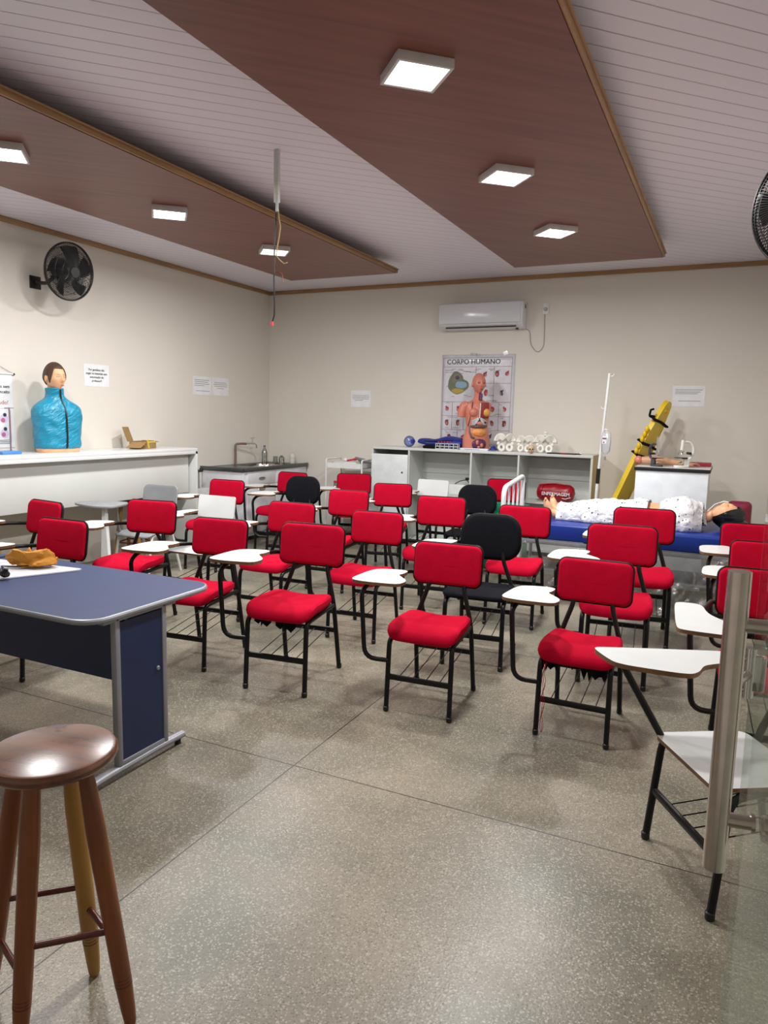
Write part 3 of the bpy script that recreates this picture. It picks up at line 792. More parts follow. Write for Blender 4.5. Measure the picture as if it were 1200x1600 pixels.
# ------------------------------------------------------------------ hanging conduit and wires
t = thing('hanging_conduit', 'white cable duct hanging from the ceiling with loose wires below', 'cable duct', (-2.885, 4.26, CEIL))
G().box((0, 0, -.17), (.035, .03, .34), .003).box((.008, -.01, -.36), (.018, .012, .08), .002).obj('duct', WHITEM, t)
G().tube([(-.005, 0, -.35), (-.012, 0, -.5), (-.022, 0, -.7), (-.022, 0, -.85), (-.018, 0, -1.0), (-.02, 0, -1.08), (-.035, 0, -1.12)], .005, seg=8).obj('black_wire', BLACKP, t)
G().tube([(.012, 0, -.38), (.016, 0, -.43), (.030, 0, -.50), (.018, 0, -.57), (.004, 0, -.63), (-.006, 0, -.68), (.02, 0, -.71), (.06, 0, -.74), (.085, 0, -.735)], .0035, seg=8).obj('yellow_wire', mat('yellow wire', (176, 160, 96), .5), t)
G().tube([(.012, 0, -.38), (.014, .01, -.50), (.0, .01, -.60), (-.01, .01, -.68), (-.03, .01, -.76), (-.02, .01, -.79), (.02, .01, -.79), (.04, .01, -.81), (.045, .01, -.86)], .0025, seg=8).obj('brown_wire', mat('brown wire', (120, 66, 40), .5), t)
G().cyl((-.037, 0, -1.135), .010, .03, seg=12).obj('red_tip', mat('red tape', (206, 60, 70), .5), t)

# ------------------------------------------------------------------ air conditioner
t = thing('air_conditioner', 'white split air conditioner on the back wall under the ceiling', 'air conditioner', (-2.935, YB, 2.92))
prof = [(0, -.155), (-.05, -.165), (-.14, -.155), (-.185, -.115), (-.205, -.08), (-.215, .08), (-.205, .145), (-.19, .158), (0, .162)]
ACW = mat('glossy white plastic', (208, 210, 214), 0.18, noise=(2, .01))
X = Matrix(((0, 0, 1, 0), (1, 0, 0, 0), (0, 1, 0, 0), (0, 0, 0, 1)))
G().prism(prof, -.545, .545, .008, X=X).obj('casing', ACW, t)
G().box((-.01, -.216, .025), (1.05, .006, .24), .002).obj('front_panel', ACW, t)
G().box((0, -.168, -.140), (.92, .012, .014), .002, rx=-.9).obj('outlet_slot', mat('dark slot', (40, 40, 44), .6), t)
G().box((-.02, -.193, -.108), (.98, .006, .03), .001, rx=-.55).obj('louvre', WHITEP, t)
G().box((.5465, -.10, .10), (.003, .03, .05)).obj('side_vent', mat('dark slot', (40, 40, 44), .6), t)
G().cyl((.46, -.12, -.168), .018, .02, seg=12).obj('drain_plug', BLACKP, t)
o = G().tube(rpath([(-2.41, 8.992, 2.77), (-2.34, 8.992, 2.73), (-2.33, 8.992, 2.56), (-2.23, 8.992, 2.46), (-2.16, 8.992, 2.54), (-2.17, 8.992, 2.95)], .07), .004, seg=8).obj('power_cord', mat('grey cord', (150, 148, 142), .6))
tag(o, 'thin grey cord looping down the wall from the air conditioner to the outlet', 'cord')
t = thing('wall_outlet', 'white wall outlet with plug right of the air conditioner', 'outlet', (-2.16, YB, 2.995))
G().box((0, -.006, 0), (.075, .012, .13), .004).obj('plate', WHITEP, t)
G().lathe([(0, 0), (.024, 0), (.020, .03), (0, .032)], (0, -.012, -.008), seg=14, rot=Matrix.Rotation(PI/2, 4, 'X')).obj('plug', mat('grey plug', (170, 166, 158), .5), t)

# ------------------------------------------------------------------ notices
def notice(label, wall, a, b, z0, z1, lines, group='printed notices taped to the walls', faint=None):
    """wall 'L' or 'B', a..b along the wall"""
    t = thing('paper_notice', label, 'notice', (XL, (a+b)/2, (z0+z1)/2) if wall == 'L' else ((a+b)/2, YB, (z0+z1)/2), PI/2 if wall == 'L' else 0, group)
    w_, h = abs(b-a), z1-z0
    G().box((0, -.0015, 0), (w_, .002, h)).obj('sheet', PAPER, t)
    if lines:
        text('printed_text', '\n'.join(lines[0]), lines[1], INK, t, (0, -.0032, lines[2]), (PI/2, 0, 0), space=1.25, bold=.0006)
    if faint:
        g = G()
        for (z, xa, xb) in faint: g.box(((xa+xb)/2*w_, -.003, z*h), ((xb-xa)*w_, .001, h*.022))
        g.obj('printed_line', INKG, t)
    return t
notice('white printed notice on the left wall beside the blue-jacketed manikin', 'L', 5.59, 5.93, 1.895, 2.13, (['Por gentileza não', 'pegar os materiais sem', 'autorização do', 'professor!!'], .031, 0))
fl = [(.30, -.42, .38), (.20, -.42, .30), (.10, -.42, .40), (.0, -.42, .1), (-.28, -.35, .42)]
notice('white notice on the left wall, left one of the pair near the corner', 'L', 7.31, 7.665, 1.865, 2.105, None, faint=fl)
notice('white notice on the left wall, right one of the pair near the corner', 'L', 7.685, 8.03, 1.87, 2.105, None, faint=[(.22, -.36, .36), (.12, -.42, .42), (.02, -.38, .40), (-.10, -.2, .2)])
notice('small white notice on the back wall above the white trolley', 'B', -4.845, -4.535, 1.765, 1.995, None, faint=[(.20, -.40, .42), (.10, -.44, .44), (0, -.40, .40), (-.10, -.3, .1)])
notice('white notice on the back wall behind the top of the yellow spine board', 'B', -.645, -.30, 1.835, 2.07, None, faint=[(.30, -.42, .42), (.20, -.42, .36), (.12, -.42, .28), (-.24, -.3, .38)])

# ------------------------------------------------------------------ long white counter
t = thing('long_counter', 'long white laminate counter along the left wall', 'counter', (XL, 4.0, 0))
CW = .62
G().box((CW/2, 0.05, 1.2125), (CW, 5.2, .035), .003).obj('counter_top', LAMINATE, t)
G().box((CW-.012, .05, 1.18), (.024, 5.2, .035), .002).obj('front_edge', LAMINATE, t)
G().box((CW-.10, .03, .935), (.02, 5.12, .45), .002).obj('apron_panel', WHITEM, t)
G().box((CW/2, 2.633, .5975), (CW, .034, 1.195), .002).obj('end_panel', WHITEM, t)
G().box((CW/2, -2.533, .5975), (CW, .034, 1.195), .002).obj('end_panel', WHITEM, t)
CTOP = 1.23
# stools pushed underneath the counter
def under_stool(x, y, label):
    t = thing('wooden_stool', label, 'stool', (x, y, 0), .3, 'wooden stools pushed under the long counter')
    G().lathe([(0, .665), (.15, .665), (.16, .675), (.16, .69), (.15, .70), (0, .70)], seg=32).obj('seat', SW, t)
    for sx_ in (-1, 1):
        for sy_ in (-1, 1):
            G().tube([(sx_*.15, sy_*.15, .002), (sx_*.085, sy_*.085, .667)], [.018, .022], seg=12).obj('leg', YW, t)
    for a, b in (((-1, -1), (1, -1)), ((1, -1), (1, 1)), ((1, 1), (-1, 1)), ((-1, 1), (-1, -1))):
        G().tube([(a[0]*.132, a[1]*.132, .2), (b[0]*.132, b[1]*.132, .2)], .009, seg=8).obj('rung', RW, t)
under_stool(-5.93, 4.10, 'wooden stool under the long counter at the left edge, behind the leftmost red chair')
under_stool(-5.93, 5.95, 'wooden stool under the long counter behind the grey plastic chair')

# ------------------------------------------------------------------ heads
def head_fn(az, el):
    """az 0 = front(-y), el -pi/2..pi/2 ; unit head about .25 tall"""
    x = math.sin(az)*math.cos(el); y = -math.cos(az)*math.cos(el); z = math.sin(el)
    rx, ry, rz = .078, .098, .122
    p = Vector((x*rx, y*ry, z*rz))
    t = max(0, -z-.1)
    p.x *= 1-.42*t; 
    if y > 0: p.y *= 1-.55*t
    else: p.y *= 1-.12*t
    f = max(0, math.cos(az))
    def gs(a, b, sa, sb): return math.exp(-((az-a)/sa)**2-((p.z-b)/sb)**2)
    out = 0
    out += .026*gs(0, -.028, .12, .016)+.014*gs(0, -.005, .10, .022)+.006*gs(0, .02, .12, .02)
    out -= .010*(gs(.38, .008, .20, .014)+gs(-.38, .008, .20, .014))
    out += .004*(gs(.38, .006, .13, .008)+gs(-.38, .006, .13, .008))
    out += .006*(gs(.32, .032, .26, .010)+gs(-.32, .032, .26, .010))
    out += .008*gs(0, -.058, .22, .007)+.008*gs(0, -.072, .20, .007)-.006*gs(0, -.065, .22, .003)
    out += .012*gs(0, -.098, .30, .018)
    out += .004*(gs(.75, -.03, .3, .03)+gs(-.75, -.03, .3, .03))
    n = Vector((math.sin(az)*.6, -math.cos(az), 0)).normalized()
    return p+n*out
def head_geo(g, nu=72, nv=56):
    return g.grid(nu, nv, lambda u, v: head_fn(-PI+2*PI*u, -PI/2+.001+(PI-.002)*v), True)
def ears(g):
    for s in (-1, 1):
        g.ball((s*.079, .008, -.012), (.010, .019, .030), 14, 10, rot=Matrix.Rotation(s*.25, 4, 'Z'))
        g.ball((s*.084, .004, -.010), (.006, .010, .018), 10, 8)
    return g
def hair_geo(g, line, off=.008, nu=72, nv=40):
    n0 = len(g.bm.faces); V = {}
    for j in range(nv):
        for i in range(nu):
            az = -PI+2*PI*i/nu; lo = line(az); el = lo+(PI/2-.001-lo)*j/(nv-1)
            p = head_fn(az, el); d = Vector((p.x, p.y, p.z+.01)).normalized()
            th = off*min(1, j/2+.35)
            V[i, j] = g.bm.verts.new(p+d*(th+.0015*math.sin(az*22)*min(1, j/6)))
    for j in range(nv-1):
        for i in range(nu): g.bm.faces.new((V[i, j], V[(i+1) % nu, j], V[(i+1) % nu, j+1], V[i, j+1]))
    g._mark(n0); return g
def remesh(o, vox):
    m_ = o.modifiers.new('r', 'REMESH'); m_.mode = 'VOXEL'; m_.voxel_size = vox; m_.use_smooth_shade = True
    m2 = o.modifiers.new('s', 'SMOOTH'); m2.factor = .5; m2.iterations = 2

# ------------------------------------------------------------------ CPR manikin in blue jacket
t = thing('training_manikin', 'CPR torso manikin with brown hair and zipped blue jacket on the long counter', 'manikin', (-5.93, 4.99, CTOP), math.radians(84))
HZ = .715
HM = Matrix.Translation((-.03, -.025, HZ)) @ Matrix.Rotation(math.radians(2), 4, 'Z') @ Matrix.Scale(1.12, 4)
g = G().loft([(.0, 0, 0, .205, .12, 2.6), (.02, 0, 0, .21, .125, 2.6), (.30, 0, 0, .205, .12, 2.5), (.42, 0, 0, .18, .10, 2.3), (.50, -.01, .0, .09, .07, 2), (.56, -.02, .0, .056, .060, 2), (.66, -.03, -.008, .056, .062, 2)], seg=40)
hg = G(); head_geo(hg); ears(hg); hg.xf(HM)
g._merge(hg.bm)
body = g.obj('body', SKIN, t); remesh(body, .0045)
JACK = mat('shiny blue nylon', (22, 136, 168), 0.33, noise=(8, .08))
def jk(v, a):
    x, y, z = v
    w_ = (.007*math.sin(z*52+x*26+2*math.sin(a*2))+.005*math.sin(z*95-x*60+a*3)+.004*math.sin(a*9+z*22))*(1-min(1, abs(z-.24)/.30))
    d = Vector((x, y, 0)).normalized()
    return Vector((x, y, z))+d*w_
g = G().loft([(.035, 0, 0, .208, .125, 2.7), (.05, 0, 0, .222, .14, 2.7), (.08, 0, 0, .222, .142, 2.7), (.12, 0, 0, .220, .143, 2.7), (.16, 0, 0, .222, .145, 2.6), (.20, 0, 0, .224, .145, 2.6), (.24, 0, 0, .228, .145, 2.6), (.28, 0, 0, .234, .145, 2.6), (.32, 0, 0, .240, .145, 2.6), (.36, 0, 0, .246, .142, 2.6), (.40, 0, 0, .246, .136, 2.5), (.435, 0, 0, .232, .124, 2.4), (.465, -.005, 0, .198, .112, 2.2), (.49, -.01, 0, .150, .100, 2.1), (.515, -.012, 0, .108, .090, 2), (.54, -.018, 0, .086, .084, 2), (.57, -.022, -.005, .082, .082, 2), (.615, -.028, -.012, .086, .090, 2), (.62, -.028, -.012, .076, .080, 2), (.57, -.022, -.005, .072, .072, 2)], seg=96, cap=False, post=jk)
j = g.obj('jacket', JACK, t)
wrinkle(JACK, (9, 9, 26), .55, 1.0)
sm = j.modifiers.new('s', 'SUBSURF'); sm.levels = 1; sm.render_levels = 1
zp = []
for z in [x*.02+.04 for x in range(29)]:
    # front surface of the jacket
    ks = [(.04, .13), (.05, .14), (.15, .147), (.25, .147), (.34, .145), (.38, .137), (.42, .123), (.455, .109), (.49, .095), (.52, .086), (.56, .087), (.615, .102)]
    r_ = .14
    for (z0, r0), (z1, r1) in zip(ks, ks[1:]):
        if z0 <= z <= z1: r_ = r0+(r1-r0)*(z-z0)/(z1-z0)
    zp.append((-.028*max(0, (z-.42)/.2), -r_-.006, z))
G().tube(zp, .008, seg=8).obj('zipper', BLACKP, j)
BRH = mat('brown hair plastic', (74, 50, 38), 0.5)
def hl(az):
    a = abs(az)
    if a < .75: return .62
    if a < 1.0: return .62-(a-.75)*2.6
    if a < 1.35: return -.05-(a-1.0)*1.2
    if a < 1.75: return .10
    return max(-.55, .10-(a-1.75)*1.6)
X = HM
hair_geo(G(), hl, .009).xf(X).obj('hair', BRH, body)
g = G()
for s in (-1, 1): g.tube([(s*.022, -.099+.001, .006), (s*.034, -.096, .003), (s*.046, -.086, .007)], .0016, seg=6)
g.xf(X).obj('closed_eye', mat('brown eyelash', (90, 56, 40), .6), body)
g = G().ball((0, -.101, -.067), (.017, .006, .007), 12, 8).xf(X).obj('lips', mat('lip tint', (170, 86, 74), .5), body)

# ------------------------------------------------------------------ banner and blue-based stand on the counter
t = thing('hanging_banner', 'white roll-up style health banner hanging on the left wall at the photo edge', 'banner', (XL, 4.42, 1.62), PI/2)
G().box((0, -.006, 0), (.62, .003, .70), .001).obj('banner_sheet', PAPER, t)
G().tube([(-.32, -.012, .345), (.32, -.012, .345)], .008, seg=12).obj('top_rod', WHITEP, t)
G().tube([(.32, -.012, .345), (.335, -.012, .345)], .010, seg=12).tube([(-.32, -.012, .345), (-.335, -.012, .345)], .010, seg=12).obj('rod_cap', BLACKP, t)
G().tube([(-.32, -.012, .35), (0, -.006, .50), (.32, -.012, .35)], .002, seg=6).obj('hanging_string', mat('brown string', (120, 104, 88), .8), t)
text('banner_heading', 'Proteção sem\npreconceito', .042, INK, t, (.28, -.0085, .20), (PI/2, 0, 0), align='RIGHT', space=1.2, bold=.0008)
text('banner_script', 'tudo!', .055, INKR, t, (.26, -.0085, .075), (PI/2, 0, 0), align='RIGHT')
g = G().m(0).tube([(.10, -.009, .02), (.255, -.009, .02), (.275, -.009, 0.0), (.275, -.009, -.30), (.26, -.009, -.32)], .0014, seg=4)
g.m(1)
for z in (-.075, -.215): g.cyl((.205, -.009, z), .042, .002, 'Y', seg=24)
g.m(2)
for z in (-.052, -.185): g.cyl((.205+.01, -.0104, z+.012), .018, .002, 'Y', seg=16)
g.m(3)
for z in (-.09, -.225): g.cyl((.195, -.0104, z), .022, .002, 'Y', seg=16)
g.m(2)
for z in (-.28, -.295, -.31): g.box((.16, -.0085, z), (.20, .001, .005))
g.obj('banner_print', [INKR, mat('pale lilac print', (196, 188, 214), .8), INK, mat('magenta print', (176, 96, 128), .8)], t)
t = thing('medical_stand', 'small blue-based metal rod stand on the counter in front of the banner', 'stand', (-5.92, 4.42, CTOP))
G().box((0, 0, .014), (.16, .20, .028), .008).obj('stand_base', mat('light blue plastic', (70, 130, 206), .4), t)
G().tube([(.0, .045, .028), (.0, .045, .42)], .007, seg=10).tube([(0, .0, .415), (0, .09, .415)], .004, seg=8).obj('rod', mat('grey brown rod', (118, 104, 110), .4), t)

# ------------------------------------------------------------------ open cardboard box on the counter
CARD = mat('brown cardboard', (150, 118, 74), .85, noise=(20, .06))
t = thing('cardboard_box', 'torn open brown cardboard box with yellow tape on the long counter', 'box', (-5.93, 6.12, CTOP), .35)
g = G().box((0, 0, .003), (.20, .24, .006)).box((.10, 0, .04), (.005, .24, .08)).box((-.10, 0, .04), (.005, .24, .08)).box((0, .12, .04), (.20, .005, .08)).box((0, -.12, .04), (.20, .005, .08))
g.obj('box_body', CARD, t)
G().box((-.16, -.03, .155), (.004, .15, .17), ry=-.35).obj('flap', CARD, t)
G().box((.02, -.21, .045), (.16, .16, .004), rx=.35).obj('flap', CARD, t)
G().box((.0, .20, .075), (.14, .17, .004), rx=-.12).obj('flap', CARD, t)
G().box((.103, .0, .075), (.004, .20, .02)).box((.10, -.09, .055), (.008, .03, .10), rx=.3).box((0, -.122, .05), (.16, .004, .025)).obj('tape', mat('yellow tape', (206, 182, 42), .35), t)

# ------------------------------------------------------------------ sink unit in the corner
t = thing('sink_cabinet', 'white sink cabinet with dark steel top in the back left corner', 'sink cabinet', (XL, 7.44, 0))
SX, SY, SZ = .69, 1.53, .935
G().box((SX/2, SY/2, .48), (SX-.03, SY-.03, .84), .004).obj('cabinet_body', mat('light grey cabinet', (212, 214, 218), .4), t)
G().box((SX/2, SY/2+.02, .03), (SX-.12, SY-.12, .06)).obj('plinth', BLACKP, t)
for i in range(2):
    d_ = G().box((SX-.012, .40+.66*i, .40), (.016, .62, .60), .004).obj('door', mat('light grey cabinet', (212, 214, 218), .4), t)
    dr = G().box((SX-.012, .40+.66*i, .80), (.016, .62, .16), .004).obj('drawer', mat('light grey cabinet', (212, 214, 218), .4), t)
    G().lathe([(0, 0), (.075, 0), (.07, .008), (0, .01)], (SX-.004, .40+.66*i, .80), seg=24, axis='X', sx=.28, sy=1).obj('handle', STEEL, dr)
    G().lathe([(0, 0), (.075, 0), (.07, .008), (0, .01)], (SX-.004, .40+.66*i, .66), seg=24, axis='X', sx=.28, sy=1).obj('handle', STEEL, d_)
SINKM = mat('dark worn steel top', (92, 98, 98), .3, .7)
g = G().box((.06, SY/2, SZ-.012), (.12, SY, .03), .003).box((SX-.05, SY/2, SZ-.012), (.12, SY, .03), .003).box((SX/2, .27, SZ-.012), (SX-.2, .54, .03), .003).box((SX/2, SY-.12, SZ-.012), (SX-.2, .24, .03), .003)
g.box((SX+.005, SY/2, SZ-.005), (.02, SY, .045), .004).box((SX/2, -.005, SZ-.005), (SX, .02, .045), .004)
g.obj('counter_top', SINKM, t)
G().lathe([(.25, 0), (.235, -.01), (.21, -.13), (.05, -.15), (0, -.15)], (SX/2-.01, .86, SZ), seg=36, sx=1.12, sy=1.45).obj('basin', STEEL, t)
SINKT = SZ+.003
t = thing('tap', 'chrome wall tap over the corner sink with brown pipe', 'tap', (XL, 8.08, 0))
G().tube(rpath([(.06, .02, SINKT), (.06, .02, 1.22), (.10, .10, 1.225), (.13, .17, 1.222)], .03), .016, seg=14).obj('pipe', mat('brown pvc pipe', (118, 92, 78), .45), t)
b = G().tube([(.08, .05, 1.225), (.16, .32, 1.225)], .012, seg=14).tube(rpath([(.15, .29, 1.225), (.17, .35, 1.22), (.172, .36, 1.16)], .03), .011, seg=12).obj('spout', CHROME, t)
G().cyl((.15, .29, 1.26), .009, .07, seg=12).box((.15, .29, 1.30), (.015, .09, .012), .004).obj('tap_handle', CHROME, b)
def bottle(name, label, loc, h, r, m_, capm, cat='bottle', liquid=None, pump=False):
    t = thing(name, label, cat, loc)
    G().lathe([(0, 0), (r*.9, 0), (r, .01), (r, h*.30), (r*.92, h*.36), (r, h*.42), (r, h*.66), (r*.6, h*.80), (r*.36, h*.86), (r*.36, h*.93), (0, h*.93)], seg=24).obj('bottle_body', m_, t)
    c = G().cyl((0, 0, h*.965), r*.42, h*.07, seg=16, bev=.002).obj('cap', capm, t)
    if pump: G().tube(rpath([(0, 0, h*.99), (0, 0, h*1.08), (.03, -.03, h*1.09)], .01), .005, seg=8).obj('pump_nozzle', WHITEP, c)
    return t
PETM = clear_material('pet bottle plastic', (0.80, 0.83, 0.82), .18, .08)
bottle('plastic_bottle', 'tall clear plastic bottle beside the tap on the sink', (-5.83, 8.32, SINKT), .27, .038, PETM, mat('blue cap', (60, 84, 130), .4))
bottle('soap_bottle', 'small clear pump soap bottle on the sink, right of the tall bottle', (-5.72, 8.58, SINKT), .14, .040, PETM, WHITEP, pump=True)
bottle('soap_bottle', 'white pump bottle against the back wall at the corner sink', (-5.72, 8.86, SINKT), .17, .040, mat('milky plastic', (206, 206, 198), .4), WHITEP, pump=True)
t = thing('drinking_glass', 'clear upturned glass cup behind the bottles on the sink', 'glass', (-5.92, 8.72, SINKT))
G().lathe([(0, .10), (.030, .10), (.034, 0), (.031, 0), (.027, .096), (0, .096)], seg=20).obj('cup', PETM, t)

# black device standing behind the end of the long counter
t = thing('payment_terminal', 'black and silver apparatus on a white block behind the end of the long counter', 'apparatus', (-6.02, 7.06, 0))
G().box((0, 0, .35), (.26, .30, .70), .004).obj('white_block', WHITEM, t)
G().box((0, 0, .80), (.12, .10, .20), .006).obj('silver_body', SILVER, t)
G().box((.062, -.01, .82), (.004, .03, .14), .001).box((0, 0, .915), (.14, .22, .03), .01).ball((.02, .13, .93), .026, 14, 10).obj('black_head', BLACKP, t)

# ------------------------------------------------------------------ trolley
t = thing('steel_trolley', 'white enamelled trolley against the back wall left of the shelves', 'trolley', (-4.62, 8.62, 0))
tw, td, th = .54, .42, 1.06
for sx_ in (-1, 1):
    G().tube(rpath([(sx_*tw/2, -td/2, .06), (sx_*tw/2, -td/2, th), (sx_*tw/2, td/2, th), (sx_*tw/2, td/2, .06)], .03), .011, seg=12).obj('frame_tube', WHITEP, t)
for z in (.95, .30):
    g = G().box((0, 0, z), (tw-.02, td-.02, .006)).box((0, -td/2+.01, z+.03), (tw-.03, .004, .07)).box((0, td/2-.01, z+.03), (tw-.03, .004, .07)).box((tw/2-.012, 0, z+.03), (.004, td-.02, .07)).box((-tw/2+.012, 0, z+.03), (.004, td-.02, .07))
    g.obj('tray_shelf', WHITEP, t)
g = G()
for sx_ in (-1, 1):
    for sy_ in (-1, 1): G().cyl((sx_*tw/2, sy_*td/2, .03), .03, .02, 'X', seg=16, bev=.004).obj('castor', BLACKP, t)
ZT = .954
t = thing('kidney_dish', 'grey steel kidney dish on the trolley', 'dish', (-4.46, 8.66, 1.022))
G().lathe([(0, 0), (.06, 0), (.10, .03), (.106, .032), (.06, .004), (0, .004)], (0, 0, .004), seg=24, sx=1.3, sy=.75, rot=Matrix.Rotation(.25, 4, 'Y')).obj('dish', SILVER, t)
o = G().box((0, 0, .0), (.34, .24, .07), .01).obj('instrument_box', mat('pale tray', (206, 208, 206), .4), None, (-4.66, 8.62, .993)); tag(o, 'pale shallow plastic tray set into the trolley top', 'tray')
o = G().tube([(-.06, 0, 0), (.04, .02, .02)], .012, seg=10).tube([(.03, .015, .018), (.07, .03, .024)], .018, seg=10).obj('instrument', [mat('red handle', (190, 40, 50), .4)], None, (-4.56, 8.50, 1.045)); tag(o, 'small red-handled instrument lying on the trolley tray', 'instrument')
o = G().ball((0, 0, .022), (.026, .02, .022), 14, 10).obj('gauze_ball', PAPER, None, (-4.70, 8.6, 1.029)); tag(o, 'crumpled white gauze on the trolley tray', 'gauze')
bottle('alcohol_bottle', 'clear bottle with red cap on the lower part of the trolley', (-4.80, 8.50, .304), .46, .05, PETM, mat('red cap', (190, 40, 60), .4))

# ------------------------------------------------------------------ open shelf unit
SX0, SX1, SY0, ST = -4.25, -1.41, 8.50, 1.25
t = thing('shelf_unit', 'long white open shelf unit with one closed door along the back wall', 'shelf unit', (0, 0, 0))
G().box(((SX0+SX1)/2, (SY0+YB)/2, ST-.015), (SX1-SX0, YB-SY0-.004, .03), .002).obj('top_board', WHITEM, t)
for x in (SX0+.01, -3.72, -2.88, -2.28, SX1-.012):
    G().box((x, (SY0+YB)/2, (ST-.03)/2), (.022, YB-SY0-.01, ST-.03)).obj('upright_panel', WHITEM, t)
G().box(((SX0+SX1)/2, YB-.02, .60), (SX1-SX0-.03, .01, 1.15)).obj('back_panel', WHITEM, t)
for (xa, xb) in ((-3.71, -2.89), (-2.87, -2.29), (-2.27, SX1-.02)):
    G().box(((xa+xb)/2, (SY0+YB)/2+.02, .655), (xb-xa, YB-SY0-.07, .022)).obj('shelf_board', WHITEM, t)
    G().box(((xa+xb)/2, (SY0+YB)/2+.02, .07), (xb-xa, YB-SY0-.07, .022)).obj('shelf_board', WHITEM, t)
    G().box(((xa+xb)/2, YB-.03, .93), (xb-xa, .02, .03)).obj('rear_rail', WHITEM, t)
d_ = G().box(((SX0-3.72)/2, SY0-.008, .59), (-3.73-SX0, .016, 1.14), .002).obj('door', mat('bluish white door', (212, 218, 218), .3), t)
G().cyl((-3.80, SY0-.019, .93), .011, .008, 'Y', seg=12).obj('door_lock', BLACKP, d_)
G().box((SX1+.001, (SY0+YB)/2, ST/2), (.004, YB-SY0-.006, ST-.004)).obj('end_veneer', mat('cream veneer', (196, 182, 140), .5), t)
# in the shelves
t = thing('junction_box', 'white electrical box with cables on the open shelf', 'box', (-3.10, 8.78, .667))
G().box((0, 0, .065), (.27, .14, .13), .006).obj('box_body', WHITEP, t)
G().tube(rpath([(-.08, 0, .13), (-.02, .03, .17), (.06, .05, .19), (.12, .05, .13)], .03), .006, seg=8).tube([(.05, .05, .20), (.09, .05, .20)], .018, seg=10).obj('cable', BLACKP, t)
t = thing('first_aid_bag', 'red nursing duffel bag lettered ENFERMAGEM on the lower open shelf', 'bag', (-1.86, 8.72, .667))
REDN = mat('shiny red nylon', (150, 8, 26), .32, bump=(18, .6))
def bagf(u, v):
    a = 2*PI*u; x = (v-.5)*.46; e = (1-abs(2*v-1)**5)**.4
    return Vector((x, math.cos(a)*.095*e, .108+math.sin(a)*.108*e))
G().grid(28, 30, bagf, True).noise(.008, 14).obj('bag_body', REDN, t)
text('bag_lettering', 'ENFERMAGEM', .056, PAPER, t, (.02, -.105, .10), (PI/2, 0, 0), bold=.001, sx=.95)
G().tube([(.10, -.103, .055), (.14, -.105, .048), (.16, -.104, .058), (.20, -.1, .068)], .004, seg=6).obj('bag_swoosh', PAPER, t)
G().tube([(-.2, -.03, .20), (-.1, -.05, .215), (0, -.03, .222), (.12, -.04, .21)], .008, seg=8).tube([(-.14, -.098, .03), (-.15, -.10, .11), (-.14, -.06, .2)], .012, seg=8, flat=.3).obj('bag_strap', REDN, t)

# ------------------------------------------------------------------ poster
t = thing('anatomy_poster', 'glossy human body poster titled CORPO HUMANO taped to the back wall', 'poster', (-3.0, YB, 1.875))
PW, PH = .98, 1.17
POST = mat('glossy poster paper', (206, 206, 212), .22, bump=(3, .5))
G().grid(14, 14, lambda u, v: Vector(((u-.5)*PW, -.004-.003*math.sin(u*9+v*4)**2, (v-.5)*PH))).obj('poster_sheet', POST, t).modifiers.new('s', 'SOLIDIFY').thickness = .002
text('poster_title', 'CORPO HUMANO', .088, mat('near black title ink', (24, 24, 30), .8), t, (-.06, -.0115, .49), (PI/2, 0, 0), bold=0, sx=1.0)
yy = -.0095
g = G()
def hl_(z, a=-.47, b=.45): g.box(((a+b)/2, yy, z), (b-a, .001, .0035))
def vl_(x, a, b): g.box((x, yy, (a+b)/2), (.0035, .001, b-a))
for z in (.545, .43, -.02, -.20, -.38, -.56): hl_(z)
hl_(.22, .0, .45); 
for x in (-.47, .45): vl_(x, -.56, .545)
for x in (-.33, -.17, .0, .15, .30): vl_(x, -.38, -.02)
vl_(-.02, .0, .43); vl_(.22, -.02, .43); vl_(.1, -.56, -.38); vl_(-.25, -.56, -.38)
g.obj('poster_rules', mat('dull red rule', (150, 110, 116), .8), t)
PM = [mat('print olive', (110, 116, 92), .8), mat('print taupe', (128, 118, 110), .8), mat('print sky', (130, 164, 186), .8), mat('print dark', (84, 74, 96), .8), mat('print gold', (170, 150, 78), .8), INKR, mat('print maroon', (126, 60, 64), .8), mat('print rose', (190, 118, 108), .8)]
def disc(g, mi, x, z, rx, rz, y=yy-.0012, rot=0, seg=20):
    g.m(mi).lathe([(0, 0), (1, 0), (1, .001), (0, .001)], (0, 0, 0), seg=seg, rot=Matrix.Translation((x, y, z)) @ Matrix.Rotation(rot, 4, 'Y') @ Matrix.Rotation(PI/2, 4, 'X') @ Matrix.Diagonal((rx, rz, 1, 1)))
g = G()
g.m(0).prism(smooth_poly([(-.40, .15), (-.39, .27), (-.33, .36), (-.27, .375), (-.20, .32), (-.19, .27), (-.12, .24), (-.11, .17), (-.19, .10), (-.29, .07)], 2), .0107, .0117, X=Matrix.Rotation(PI/2, 4, 'X'))
g.m(1).prism(smooth_poly([(-.345, .22), (-.32, .33), (-.27, .355), (-.225, .31), (-.23, .26), (-.30, .24)], 2), .0119, .0125, X=Matrix.Rotation(PI/2, 4, 'X'))
g.m(2).prism(smooth_poly([(-.30, .17), (-.28, .25), (-.15, .235), (-.13, .18), (-.20, .15)], 2), .0119, .0125, X=Matrix.Rotation(PI/2, 4, 'X'))
g.m(4).prism(smooth_poly([(-.36, .13), (-.28, .16), (-.16, .13), (-.20, .105), (-.29, .08)], 2), .0119, .0125, X=Matrix.Rotation(PI/2, 4, 'X'))
disc(g, 3, -.27, .29, .03, .025, yy-.004)
g.obj('poster_illustration', PM, t)
pr = random.Random(3)
